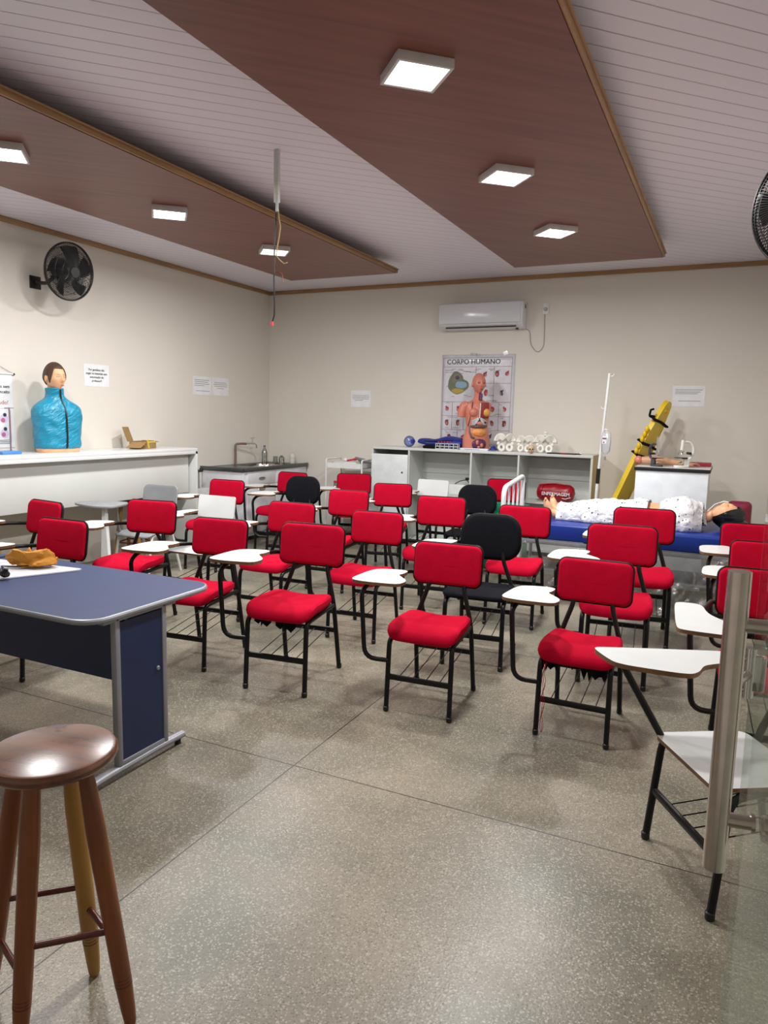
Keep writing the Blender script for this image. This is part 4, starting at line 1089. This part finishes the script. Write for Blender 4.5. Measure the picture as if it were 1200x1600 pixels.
cells = [(-.40, -.11), (-.25, -.11), (.22, -.11), (.38, -.11), (-.40, -.29), (-.25, -.29), (-.08, -.29), (.22, -.29), (.38, -.29), (-.36, -.48), (-.18, -.48), (.2, -.46), (.36, -.47), (.12, .10), (.33, .10), (.10, .33), (.26, .34), (.39, .34)]
for (x, z) in cells:
    g = G(); c0 = pr.choice((3, 5, 6, 6, 5))
    disc(g, c0, x, z, pr.uniform(.016, .026), pr.uniform(.026, .042), yy-.001, pr.uniform(-.4, .4), 14)
    disc(g, 7 if c0 != 3 else 1, x+pr.uniform(-.012, .012), z-.01, .012, .018, yy-.0025, 0, 12)
    disc(g, c0, x+pr.choice((-.014, .014)), z+.026, .009, .014, yy-.003, .5, 10)
    g.obj('poster_illustration', PM, t)
g = G()
for q in range(60):
    x = pr.uniform(-.42, .36); z = pr.choice([.40, .385, .37, .05, .065, .0, -.035, -.05, -.17, -.185, -.22, -.355, -.4, -.42, .18, .2, .36, .345]); 
    g.box((x, yy, z), (pr.uniform(.03, .09), .001, .004))
g.obj('poster_small_print', INKG, t)['kind'] = 'stuff'
G().box((-.06, -.011, .585), (.09, .002, .035), ry=.1).box((.36, -.011, .595), (.06, .002, .05), ry=-.4).box((.0, -.011, .58), (.05, .002, .03)).obj('tape_piece', clear_material('clear tape', (.95, .95, .95), .25, .1, .2, (.9, .9, .9)), t)

# ------------------------------------------------------------------ anatomical torso on the shelf
t = thing('anatomy_torso', 'pink anatomical torso model with exposed organs standing on the shelf top', 'anatomical model', (-2.885, 8.70, ST), math.radians(34))
# body: one continuous skin surface, left half opened by coloured organs
HT = .80
g = G().loft([(.0, 0, .01, .165, .105, 2.4), (.03, 0, .01, .172, .112, 2.3), (.14, 0, .01, .172, .112, 2.2), (.22, 0, .0, .150, .10, 2.2), (.30, 0, 0, .132, .088, 2.2), (.38, 0, 0, .145, .095, 2.2), (.46, 0, 0, .158, .105, 2.2), (.53, 0, .005, .160, .10, 2.2), (.58, 0, .01, .150, .085, 2.2), (.615, 0, .012, .085, .065, 2), (.64, 0, .01, .050, .05, 2), (.71, 0, 0, .045, .05, 2), (.76, 0, 0, .05, .06, 2)], seg=36)
for s in (-1,):
    g.tube([(s*.13, .01, .565), (s*.175, .01, .54), (s*.20, .012, .46), (s*.205, .012, .41)], [.055, .058, .052, .048], seg=20)
g.ball((-.07, -.085, .47), (.055, .040, .055), 20, 14); g.ball((.12, .01, .55), (.06, .06, .06), 20, 14)
hg = G(); head_geo(hg, 60, 44); ears(hg); hg.xf(Matrix.Translation((0, -.02, HT+.025)) @ Matrix.Rotation(math.radians(4), 4, 'Z') @ Matrix.Scale(1.06, 4))
g._merge(hg.bm)
body = g.obj('body', SKINP, t); remesh(body, .0045)
XT = Matrix.Translation((0, -.02, HT+.025)) @ Matrix.Rotation(math.radians(4), 4, 'Z') @ Matrix.Scale(1.06, 4)
g = G()
for s in (-1, 1): g.tube([(s*.020, -.0985, .006), (s*.034, -.0965, .004), (s*.048, -.086, .007)], .0030, seg=6)
g.xf(XT).obj('eye_line', mat('dark section edge', (70, 40, 44), .5), body)
G().ball((0, -.101, -.067), (.019, .0065, .007), 12, 8).xf(XT).obj('lips', mat('brick red lips', (150, 66, 58), .4), body)
MUS = mat('dark red muscle', (134, 44, 44), .4); RIB = mat('pale rib plastic', (196, 204, 210), .4); GUT = mat('orange intestine', (222, 148, 78), .35, bump=(60, .8)); DRK = mat('dark cavity', (40, 24, 26), .5); LIV = mat('brown liver', (96, 74, 70), .35); VIO = mat('violet vessel', (86, 44, 78), .4); YEL = mat('yellow fat tissue', (214, 152, 70), .4)
G().grid(12, 16, lambda u, v: Vector((.0+.115*u, -.101-.022*math.cos((u-.3)*1.4)*math.sin(PI*(.15+.7*v)), .40+.19*v))).obj('chest_muscle', MUS, t).modifiers.new('s', 'SOLIDIFY').thickness = .008
G().ball((.085, -.108, .47), (.045, .035, .05), 18, 12).obj('breast_tissue', YEL, t)
G().tube([(.005, -.112, .585), (.002, -.118, .5), (.0, -.116, .40)], .010, seg=10, flat=.6).obj('sternum', BONE, t)
g = G()
for s in (-1, 1):
    for k in range(4):
        g.tube([(.0+s*.01, -.113, .405-.006*k), (s*.05, -.107, .385-.019*k), (s*.09, -.085, .358-.022*k)], .0065, seg=8)
g.obj('rib', RIB, t)
G().ball((.015, -.075, .345), (.085, .038, .055), 18, 12).obj('abdominal_cavity', DRK, t)
G().ball((.01, -.098, .335), (.05, .022, .028), 18, 12).obj('stomach', SKINP, t)
G().tube([(-.10, -.075, .30), (-.04, -.108, .295), (.04, -.108, .298), (.10, -.08, .305)], [.015, .023, .023, .015], seg=12).obj('liver', LIV, t)
G().ball((.005, -.078, .225), (.095, .055, .062), 24, 16).noise(.008, 60).obj('intestine', GUT, t)
G().tube([(-.105, -.05, .30), (-.108, -.07, .22), (-.09, -.095, .165), (-.05, -.11, .15)], .013, seg=10).obj('colon', LIV, t)
G().ball((.01, -.082, .075), (.095, .045, .075), 20, 14).noise(.008, 50).obj('pelvic_organs', VIO, t)
g = G().ball((-.02, -.122, .10), (.02, .014, .03), 12, 8).ball((.035, -.118, .065), (.024, .014, .028), 12, 8).ball((.0, -.12, .04), (.02, .014, .018), 12, 8)
g.obj('organ_detail', mat('pink organ', (214, 120, 104), .35), t)
G().tube([(-.085, -.075, .60), (-.095, -.085, .5), (-.11, -.065, .38), (-.125, -.045, .30)], .006, seg=8).obj('cut_edge', mat('dark section edge', (70, 40, 44), .5), t)
X = Matrix.Translation((0, 0, .655)) @ Matrix.Rotation(math.radians(15), 4, 'Z')
G().tube([(.005, -.046, -.035), (.01, -.05, .05)], [.036, .032], seg=14, flat=.6).xf(X).obj('neck_muscle', VIO, t)
G().ball((.012, -.066, .012), (.018, .014, .022), 12, 8).xf(X).obj('larynx', mat('teal cartilage', (92, 168, 170), .4), t)

# ------------------------------------------------------------------ other things on the shelf top
t = thing('resuscitator_ball', 'translucent blue round mask lying at the left end of the shelf top', 'resuscitation mask', (-3.82, 8.74, ST))
G().ball((0, 0, .076), (.076, .060, .074), 24, 16).obj('dome', clear_material('blue translucent plastic', (.55, .62, .82), .1, .1, .35, (.22, .3, .6)), t)
G().tube([(.05, -.03, .075), (.085, -.04, .085)], [.03, .024], seg=16).obj('connector', mat('blue connector', (34, 50, 150), .4), t)
t = thing('fabric_case', 'royal blue nylon case lying on the shelf top behind the test tube rack', 'case', (-3.38, 8.81, ST), -.04)
RB = mat('royal blue nylon', (16, 36, 130), .45, bump=(16, .7))
def casef(u, v):
    a = 2*PI*u; x = (v-.5)*.66; e = (1-abs(2*v-1)**6)**.35; s_ = math.sin(a)
    return Vector((x, math.cos(a)*.13*e, .075+.075*s_*e*(.45+.75*v)+.012*math.sin(x*17)*(s_ > 0)))
g = G().grid(28, 28, casef, True).noise(.012, 9)
for v in g.bm.verts: v.co.z = max(v.co.z, .001)
g.obj('case_body', RB, t)
G().tube([(-.33, -.02, .075), (-.2, -.13, .09), (0, -.145, .10), (.2, -.14, .115)], .006, seg=8).obj('zip_line', mat('dark navy', (10, 16, 60), .5), t)
o = G().pillow(.20, .10, .04, .03, X=Matrix.Translation((0, 0, .02))).noise(.003, 20).obj('small_case', BLKFAB, None, (-3.46, 8.60, ST)); tag(o, 'small flat black case on the shelf in front of the blue nylon case', 'case')
t = thing('test_tube_rack', 'white test tube rack with red-capped tubes on the shelf top', 'rack', (-3.22, 8.57, ST))
g = G()
for z in (.004, .035, .07): g.box((0, 0, z), (.30, .06, .006), .001)
for x in (-.148, -.09, -.03, .03, .09, .148): g.box((x, -.028, .037), (.006, .004, .07)).box((x, .028, .037), (.006, .004, .07))
g.obj('rack_frame', WHITEP, t)
for k in range(7):
    tb = G().cyl((-.12+.04*k, 0, .046), .008, .08, seg=10).obj('test_tube', PETM, t)
    if k < 5: G().cyl((-.12+.04*k, 0, .092), .009, .014, seg=10).obj('tube_cap', mat('red cap', (190, 40, 60), .4), tb)
t = thing('folded_leaflet', 'white flat box lying on the shelf edge in front of the anatomical torso', 'box', (-2.85, 8.535, ST), 0)
G().box((0, 0, .014), (.36, .062, .028), .003).obj('box_body', mat('glossy white card', (222, 228, 232), .3), t)
G().box((-.02, -.032, .014), (.20, .001, .006)).obj('box_print', mat('pale blue print', (130, 160, 200), .6), t)
o = G().grid(12, 8, lambda u, v: Vector(((u-.5)*.10, (v-.5)*.12, .02+.05*math.sin(PI*u)*math.sin(PI*v*.9)))).noise(.012, 24).obj('blue_cloth', RB, None, (-2.63, 8.60, ST-.002))
o.modifiers.new('s', 'SOLIDIFY').thickness = .004; tag(o, 'scrap of crumpled blue cloth between the torso and the white pelvis model', 'cloth')
def pelvis(label, x, y, rz, sc, stack=False):
    t = thing('pelvis_model', label, 'anatomical model', (x, y, ST), rz, 'white bone models on the shelf top', sc)
    for s in (-1, 1):
        g = G()
        # iliac wing
        def wing(u, v, s=s):
            a = .1+2.5*u; r_ = .035+.075*v
            return Vector((s*(.035+r_*math.cos(a)*.75+.02), .02*math.sin(a*2)+.03*(1-v), .105+r_*math.sin(a)))
        g.grid(16, 8, wing)
        w_ = g.obj('iliac_wing', BONE, t); w_.modifiers.new('s', 'SOLIDIFY').thickness = .020
        ring = [(s*(.048+.030*math.cos(a*PI/8)), -.03+.012*math.sin(a*PI/8), .048+.034*math.sin(a*PI/8)) for a in range(16)]
        G().tube(ring, .0165, seg=10, closed=True).obj('pubic_ring', BONE, t)
        G().ball((s*.082, -.02, .092), (.022, .022, .024), 14, 10).obj('hip_socket', BONE, t)
    G().loft([(.03, 0, .05, .012, .010, 2), (.07, 0, .045, .03, .02, 2), (.13, 0, .03, .045, .026, 2), (.155, 0, .02, .034, .024, 2)], seg=20).obj('sacrum', BONE, t)
    if stack:
        for k in range(3): G().cyl((0, .012, .172+.030*k), .030-.002*k, .022, seg=18, bev=.006).obj('vertebra', BONE, t)
    return t
pelvis('white plastic pelvis bone model right beside the anatomical torso', -2.50, 8.66, .5, 1.05)
pelvis('white plastic pelvis bone model in the middle of the three on the shelf', -2.255, 8.70, -.2, .98)
pelvis('white plastic pelvis bone model with vertebrae, rightmost and tallest of the three', -2.01, 8.68, .15, 1.05, True)
t = thing('small_skull', 'little cream and orange fetal skull model between the white pelvis models', 'anatomical model', (-2.14, 8.53, ST), .3)
SK = mat('cream bone', (206, 186, 150), .5)
g = G().ball((0, .008, .058), (.044, .052, .044), 20, 14).ball((0, -.03, .035), (.030, .024, .030), 16, 12)
g.obj('cranium', SK, t)
G().ball((-.014, -.050, .046), (.010, .006, .011), 12, 8).ball((.014, -.050, .046), (.010, .006, .011), 12, 8).ball((0, -.054, .030), (.005, .004, .008), 8, 6).obj('eye_socket', mat('dark socket', (70, 50, 44), .7), t)
G().tube([(-.022, -.035, .014), (0, -.056, .010), (.022, -.035, .014)], .007, seg=8).obj('jaw', mat('orange bone', (206, 120, 90), .5), t)
t = thing('blood_pressure_strap', 'flat black strap with red mark lying at the right end of the shelf top', 'strap', (-1.78, 8.56, ST), 0)
G().box((0, 0, .008), (.34, .07, .016), .004).box((.19, 0, .010), (.06, .05, .012), .003).obj('strap_body', BLACKP, t)
G().box((.03, -.030, .014), (.07, .014, .008), .002).obj('red_mark', mat('red handle', (190, 40, 50), .4), t)
G().box((.20, -.02, .020), (.05, .02, .008), .002).obj('buckle', STEEL, t)

# ------------------------------------------------------------------ IV pole
t = thing('iv_pole', 'white IV drip pole standing beside the shelf unit by the bed', 'IV pole', (-1.28, 7.98, 0))
G().tube([(0, 0, .05), (.02, 0, 1.05)], .017, seg=16).obj('lower_tube', WHITEP, t)
G().tube([(.02, 0, 1.05), (.075, 0, 2.15)], .0145, seg=14).obj('upper_tube', WHITEP, t)
G().tube([(.0195, 0, .98), (.0235, 0, 1.14)], .021, seg=16).obj('black_grip', BLACKP, t)
g = G()
for (z, s) in ((2.12, 1), (1.78, -1)):
    x = .02+.055*(z-1.05)/1.1
    g.tube([(x, 0, z), (x+s*.04, 0, z), (x+s*.05, 0, z+.025)], .005, seg=8)
g.tube([(.055, 0, 1.56), (.09, 0, 1.56)], .005, seg=8); g.obj('hook', WHITEP, t)
for k in range(5):
    a = 2*PI*k/5; G().tube([(0, 0, .07), (.26*math.cos(a), .26*math.sin(a), .05)], .012, seg=10).obj('base_leg', WHITEP, t)
    G().cyl((.26*math.cos(a), .26*math.sin(a), .024), .024, .018, 'X', seg=14).obj('castor', BLACKP, t)
t = thing('iv_bag', 'clear IV fluid bag with red and white label hanging on the drip pole', 'IV bag', (-1.195, 7.965, 1.30))
G().loft([(0, 0, 0, .02, .012, 2), (.03, 0, 0, .045, .022, 2.4), (.12, 0, 0, .052, .026, 2.8), (.20, 0, 0, .048, .020, 2.8), (.235, 0, 0, .042, .006, 2.6)], seg=24).obj('bag', clear_material('iv bag plastic', (.90, .92, .95), .12, .08, .3, (.85, .87, .92)), t)
G().box((-.014, -.027, .15), (.045, .002, .08)).obj('bag_label', PAPER, t)
G().box((-.014, -.0285, .165), (.04, .001, .016)).box((-.02, -.0285, .125), (.014, .001, .014)).obj('label_print', mat('print maroon', (126, 60, 64), .8), t)
G().tube([(0, 0, 0), (.0, 0, -.05), (-.01, 0, -.10), (-.03, 0, -.16)], .004, seg=8).obj('drip_tube', GLASS, t)
G().cyl((0, 0, -.045), .009, .04, seg=12).obj('drip_chamber', GLASS, t)
G().tube([(0, 0, .235), (.0, 0, .26)], .003, seg=6).obj('hanger', WHITEP, t)

# ------------------------------------------------------------------ yellow spine board
t = thing('spine_board', 'yellow spine board leaning against the back wall behind the small cabinet', 'spine board', (0, 0, 0))
YEL2 = mat('yellow board plastic', (232, 196, 8), .4, noise=(6, .04))
L_, Wd = 2.05, .44
A = Vector((-1.40, 8.25, .02)); Bt = Vector((-.66, 8.42, 1.93))
ax = (Bt-A).normalized(); wd = Vector((.24, .97, 0)); wd = (wd-ax*wd.dot(ax)).normalized(); nn = ax.cross(wd).normalized()
def holed_plate(outer, holes, th):
    bm = bmesh.new(); es = []
    for loop in [outer]+holes:
        vs = [bm.verts.new((p[0], p[1], 0)) for p in loop]
        for i in range(len(vs)): es.append(bm.edges.new((vs[i], vs[(i+1) % len(vs)])))
    bmesh.ops.triangle_fill(bm, edges=es, use_beauty=True)
    r = bmesh.ops.extrude_face_region(bm, geom=list(bm.faces))
    for v in [q for q in r['geom'] if isinstance(q, bmesh.types.BMVert)]: v.co.z += th
    bmesh.ops.recalc_face_normals(bm, faces=bm.faces); return bm
def ell(cx, cy_, rx, ry, n=16): return [(cx+rx*math.cos(2*PI*k/n), cy_+ry*math.sin(2*PI*k/n)) for k in range(n)]
outer = smooth_poly([(.10, 0), (Wd-.10, 0), (Wd-.02, .15), (Wd, 1.2), (Wd, 1.55), (Wd-.05, 1.75), (Wd-.13, L_-.02), (.13, L_-.02), (.05, 1.75), (0, 1.55), (0, 1.2), (.02, .15)], 2)
holes = [ell(Wd/2, L_-.12, .055, .035)]
for y in (.30, .60, .90, 1.20, 1.50, 1.72):
    for x in (Wd-.055,): holes.append(ell(x, y, .020, .065))
bm = holed_plate(outer, holes, .05)
Xb = Matrix(((wd.x, ax.x, nn.x, A.x), (wd.y, ax.y, nn.y, A.y), (wd.z, ax.z, nn.z, A.z), (0, 0, 0, 1)))
g = G(); g._merge(bm); g.xf(Xb); bo = g.obj('board', YEL2, t)
def bp(x, y, z): return Xb @ Vector((x, y, z))
for (y, h) in ((1.50, .05), (1.36, .06), (1.78, .04)):
    G().tube([bp(-.008, y, -.006), bp(-.008, y+.02, .056), bp(.2, y+.05, .060), bp(Wd+.008, y, .056), bp(Wd+.008, y, -.006), bp(.2, y+.01, -.008)], .026, seg=8, closed=True, flat=.6).obj('black_strap', BLKFAB, t)
for y in (1.46, 1.54, 1.60, 1.66, 1.40):
    G().ball(bp(-.018, y, .03), (.022, .022, .034), 12, 8).obj('yellow_buckle', YEL2, t)
G().tube([bp(-.02, 1.88, .06), bp(-.06, 1.86, .07), bp(-.05, 1.80, .06)], .012, seg=8).obj('strap_end', BLKFAB, t)

# ------------------------------------------------------------------ small white cabinet with microscopes
CX0, CX1, CY0, CY1, CT = -.845, -.155, 7.60, 8.42, 1.205
t = thing('small_cabinet', 'white cabinet with black top edge behind the bed', 'cabinet', ((CX0+CX1)/2, (CY0+CY1)/2, 0))
G().box((0, 0, .585), (CX1-CX0-.02, CY1-CY0-.02, 1.17), .003).obj('cabinet_body', mat('cool white cabinet', (222, 228, 232), .35), t)
G().box((0, 0, CT-.018), (CX1-CX0+.01, CY1-CY0+.01, .034), .002).obj('edge_band', BLACKP, t)
G().box((0, .0, CT-.001), (CX1-CX0+.002, CY1-CY0+.002, .004)).obj('cabinet_top', LAMINATE, t)
CT2 = CT+.001
def microscope(label, x, y, rz, sc, bm_, sm_):
    t = thing('microscope', label, 'microscope', (x, y, CT2), rz, 'student microscopes on the small cabinet', sc)
    G().prism(smooth_poly([(-.06, -.09), (.06, -.09), (.05, .08), (-.05, .08)], 2), 0, .025, .006).obj('base', bm_, t)
    G().prism([(-.02, 0), (.02, 0), (.012, .09), (-.012, .09)], -.03, .03, X=Matrix.Translation((0, .05, .02)) @ Matrix.Rotation(PI/2, 4, 'X')).obj('pillar', bm_, t)
    pts = [(0, .05+.075*math.sin(a*PI/10)*1.0, .20-.105*math.cos(a*PI/10)) for a in range(11)]
    G().tube(pts, [.014+.004*math.sin(a*PI/10) for a in range(11)], seg=12).obj('curved_arm', bm_, t)
    G().tube([(0, .05, .305), (0, .0, .30)], .014, seg=12).obj('tube_holder', bm_, t)
    G().box((0, -.02, .115), (.11, .11, .008), .002).box((0, .03, .11), (.03, .06, .02), .003).obj('stage', BLACKP, t)
    G().tube([(0, -.012, .20), (0, -.003, .33)], .020, seg=16).obj('body_tube', sm_, t)
    G().tube([(0, -.003, .33), (0, .004, .40)], .013, seg=14).tube([(0, -.0035, .328), (0, -.003, .336)], .022, seg=16).obj('eyepiece', CHROME, t)
    g = G().tube([(0, -.012, .205), (0, -.014, .19)], .026, seg=16)
    for a in range(3):
        q = a*2*PI/3; g.tube([(0+.014*math.cos(q), -.016+.014*math.sin(q), .195), (.03*math.cos(q), -.02+.03*math.sin(q), .155)], .008, seg=10)
    g.obj('objective_turret', CHROME, t)
    G().tube([(-.045, .075, .17), (.045, .075, .17)], .016, seg=14).obj('focus_knob', BLACKP, t)
    G().cyl((0, -.02, .055), .026, .008, seg=16, rot=Matrix.Rotation(.5, 4, 'X')).obj('mirror', CHROME, t)
    return t
microscope('black and chrome microscope on the left of the small white cabinet', -.66, 7.76, 1.0, .74, mat('dark grey enamel', (60, 60, 64), .3), CHROME)
microscope('white microscope on the right of the small white cabinet', -.42, 7.76, -1.15, .84, mat('white enamel', (216, 216, 208), .25), mat('white enamel', (216, 216, 208), .25))
t = thing('injection_trainer', 'beige injection training arm lying behind the microscopes', 'training arm', (-.62, 7.98, CT2))
SKB = mat('beige arm vinyl', (196, 150, 116), .5)
G().tube([(-.20, 0, .045), (-.10, 0, .05), (0, 0, .046), (.10, .0, .038), (.18, .01, .03), (.22, .01, .028)], [.040, .046, .042, .034, .024, .026], seg=20, flat=.95).obj('forearm', SKB, t)
hd = G().ball((.26, .01, .026), (.045, .036, .018), 16, 12)
for k in range(4):
    y0 = .01+(-.026+.0175*k); hd.tube([(.285, y0, .028), (.32, y0*1.05, .030), (.34+.006*(k in (1, 2)), y0*1.1, .022), (.352+.008*(k in (1, 2)), y0*1.1, .010)], [.009, .0085, .008, .006], seg=10)
hd.tube([(.245, -.025, .024), (.275, -.05, .022), (.30, -.055, .014)], [.011, .009, .007], seg=10)
hd.obj('hand', SKB, t)
G().ball((-.235, 0, .045), (.045, .045, .045), 20, 14).obj('elbow_cap', SKINP, t)
o = G().box((0, 0, .018), (.30, .20, .034), .006).obj('folder', mat('dark red folder', (150, 30, 56), .5), None, (-.31, 8.20, CT2)); tag(o, 'dark red folder lying on the right side of the small cabinet', 'folder')

# ------------------------------------------------------------------ hospital bed and patient manikin
t = thing('hospital_bed', 'white framed hospital bed with thick blue mattress in front of the back wall', 'bed', (0, 0, 0))
BX0, BX1, BY0, BY1, BZ = -1.90, .30, 6.47, 7.33, .715
G().box(((BX0+BX1)/2+.03, (BY0+BY1)/2, BZ-.075), (BX1-BX0-.08, BY1-BY0, .15), .02, seg=3).obj('mattress', BLUEM, t)
g = G().box(((BX0+BX1)/2, BY0+.02, BZ-.175), (BX1-BX0, .03, .04), .004).box(((BX0+BX1)/2, BY1-.02, BZ-.175), (BX1-BX0, .03, .04), .004)
for x in (-1.6, -1.1, -.6, -.1): g.box((x, (BY0+BY1)/2, BZ-.172), (.04, BY1-BY0-.05, .03))
g.obj('bed_frame', SILVER, t)
for x in (BX0+.12, BX1-.12):
    for y in (BY0+.06, BY1-.06):
        l = G().tube([(x, y, .09), (x, y, BZ-.18)], .018, seg=12).obj('leg', SILVER, t)
        G().cyl((x, y, .045), .045, .03, 'X', seg=18, bev=.006).obj('castor', BLACKP, l)
G().box(((BX0+BX1)/2, (BY0+BY1)/2, .26), (BX1-BX0-.3, .6, .02), .004).obj('lower_tray', GREYPL, t)
r_ = G().tube(rpath([(BX0, 6.62, .18), (BX0, 6.62, 1.0), (BX0, 7.30, 1.07), (BX0, 7.30, .18)], [.09, .06]), .024, seg=16).obj('foot_rail', WHITEP, t)
for y in (6.80, 6.96, 7.12): G().tube([(BX0, y, .55), (BX0, y, 1.0+.07*(y-6.62)/.68)], .012, seg=10).obj('rail_bar', WHITEP, r_)
G().box((BX0, 6.96, .56), (.02, .66, .04), .004).obj('rail_bottom', WHITEP, r_)
FILM = clear_material('loose clear plastic film', (.95, .96, .96), .16, .10, .05, (.75, .76, .76), crinkle=(7, 1.0))
def film(u, v):
    x = BX0+.05+(BX1-BX0-.1)*u; z = BZ-.17-(.50+.04*math.sin(u*13))*v
    return Vector((x, BY0-.012-.045*v-.022*v*math.sin(x*19+v*5+2*math.sin(x*3))-.014*v*math.sin(x*43+v*13)-.008*math.sin(v*17+x*9)*v, z))
o = G().grid(150, 36, film).obj('plastic_film', FILM, t)

# patient: lies along +x, face up
t = thing('patient_manikin', 'female patient manikin with black hair lying in a dotted gown on the bed', 'manikin', (0, 0, BZ))
HX, HY = .02, 6.92
g = G()
Yc = HY
body_r = [(-.10, .13, .05, .052), (-.16, .10, .052, .055), (-.20, .095, .10, .075), (-.26, .11, .19, .10), (-.36, .115, .19, .112), (-.46, .11, .165, .105), (-.54, .105, .15, .10), (-.64, .105, .17, .102), (-.74, .10, .18, .10), (-.80, .09, .02, .02)]
body_r.insert(0, (-.06, .13, .01, .01))
rows = []
for (x, zc, ry, rz) in body_r: rows.append((x, zc, ry, rz))
def bodyf(u, v):
    i = v*(len(rows)-1); k = min(int(i), len(rows)-2); f = i-k
    x, zc, ry, rz = [rows[k][q]*(1-f)+rows[k+1][q]*f for q in range(4)]
    a = 2*PI*u
    return Vector((x, Yc+math.cos(a)*ry, max(.004, zc+math.sin(a)*rz)))
g.grid(32, 40, bodyf, True)
for (v_, ) in (): pass
# legs with feet
for s in (-1, 1):
    y = Yc+s*.085
    g.tube([(-.70, y, .10), (-.90, y, .098), (-1.08, y, .088), (-1.14, y+s*.005, .085), (-1.25, y+s*.01, .078), (-1.40, y+s*.02, .062), (-1.46, y+s*.022, .052)], [.088, .08, .066, .064, .062, .044, .040], seg=20)
    g.tube([(-1.44, y+s*.02, .05), (-1.50, y+s*.03, .075), (-1.525, y+s*.045, .14), (-1.54, y+s*.055, .185)], [.040, .042, .034, .018], seg=16)
    for k in range(5):
        g.ball((-1.535, y+s*(.055)+(-.026+.013*k), .195-.004*abs(k-1)), (.011, .0085, .014), 8, 6)
hg = G(); head_geo(hg); ears(hg)
# head local: front -y -> +z world, up z -> +x world
XH = Matrix.Translation((HX, HY, .135)) @ Matrix(((0, 0, 1, 0), (1, 0, 0, 0), (0, -1, 0, 0), (0, 0, 0, 1))) @ Matrix.Scale(1.06, 4)
hg.xf(XH); g._merge(hg.bm)
body = g.obj('body', SKIN, t); remesh(body, .006)
bh = mat('black hair', (12, 12, 16), .3)
def hl2(az):
    a = abs(az)
    return .60 if a < .7 else max(-.9, .60-(a-.7)*1.5)
g = hair_geo(G(), hl2, .016); g.xf(XH); 
g.ball((HX+.06, HY, .06), (.13, .12, .058), 28, 16)
hh = g.obj('hair', bh, body)
g = G()
for s in (-1, 1): g.tube([(s*.022, -.0985, .006), (s*.034, -.096, .003), (s*.046, -.086, .007)], .0018, seg=6)
g.xf(XH).obj('closed_eye', mat('brown eyelash', (90, 56, 40), .6), body)
G().ball((0, -.101, -.067), (.018, .006, .007), 12, 8).xf(XH).obj('lips', mat('lip tint', (170, 86, 74), .5), body)
G().tube([(HX-.155, HY-.03, .17), (HX-.10, HY-.01, .232), (HX-.03, HY-.005, .262), (HX+.005, HY, .255)], [.004, .004, .006, .007], seg=8).obj('nasal_tube', PAPER, body)
GOWN = dotted_material()
from mathutils import noise as nz
def gown(xa, xb, prof, name, amp=.016):
    g = G()
    def f(u, v):
        x = xa+(xb-xa)*v
        hw, hz = prof(v)
        a = PI*u
        ca, sa = math.cos(a), math.sin(a)
        y = Yc+hw*math.copysign(abs(ca)**.8, ca); z = hz*abs(sa)**.75
        q = Vector((x*9, y*9, z*9)); n = nz.noise(q)*amp+nz.noise(q*2.3)*amp*.5
        return Vector((x, y+ca*n, max(.003, z+sa*n+.004)))
    g.grid(44, 60, f)
    o = g.obj(name, GOWN, body); m_ = o.modifiers.new('s', 'SOLIDIFY'); m_.thickness = .006; m_.offset = 1; return o
gown(-.17, -.52, lambda v: (.17+.12*math.sin(PI*min(1, v*1.1+.08)), .175+.095*math.sin(PI*(.1+.75*v))), 'gown_top', .03)
gown(-.62, -1.43, lambda v: (.235-.07*v, .235-.085*v-.01*math.sin(v*9)), 'gown_skirt', .02)
g = G().tube([(HX-.17, Yc-.10, .05), (HX-.19, Yc-.05, .15), (HX-.185, Yc+.03, .165), (HX-.18, Yc+.09, .10)], .022, seg=10).noise(.012, 30); g.obj('gown_collar', GOWN, body)
# cushions beside the bed head
t = thing('maroon_armchair', 'maroon padded armchair mostly hidden behind the head of the bed', 'armchair', (.13, 7.72, 0))
MAR = mat('maroon vinyl', (130, 26, 56), .4)
G().pillow(.22, .40, .12, .05, X=Matrix.Translation((0, .12, .70)) @ Matrix.Rotation(PI/2, 4, 'X')).obj('backrest', MAR, t)
G().pillow(.34, .40, .12, .05, X=Matrix.Translation((0, -.05, .42))).obj('seat', MAR, t)
for sx_ in (-1, 1):
    for sy_ in (-1, 1): G().tube([(sx_*.14, -.05+sy_*.15, .003), (sx_*.14, -.05+sy_*.15, .38)], .013, seg=10).obj('leg', SILVER, t)
# green crate and blue cable bundle seen between chairs
t = thing('green_crate', 'green plastic crate on the floor behind the foot rail of the bed', 'crate', (-2.13, 7.56, 0))
GRN = mat('green plastic', (18, 128, 96), .4)
g = G()
for k in range(5):
    z = .40+.075*k; g.box((0, -.16, z), (.40, .02, .055), .004).box((0, .16, z), (.40, .02, .055), .004).box((.2, 0, z), (.02, .32, .055), .004).box((-.2, 0, z), (.02, .32, .055), .004)
g.box((0, 0, .20), (.40, .34, .34), .006); g.obj('crate_body', GRN, t)
t = thing('cable_bundle', 'coiled blue cable on the floor by the black chair near the shelves', 'cable', (-2.52, 6.9, .0))
g = G()
for k in range(4): g.tube([(.09*math.cos(a*PI/8)*(1-.1*k), .07*math.sin(a*PI/8), .008+.016*k+.004*math.sin(a)) for a in range(16)], .007, seg=8, closed=True)
g.obj('coil', mat('blue cable', (30, 66, 160), .4), t)
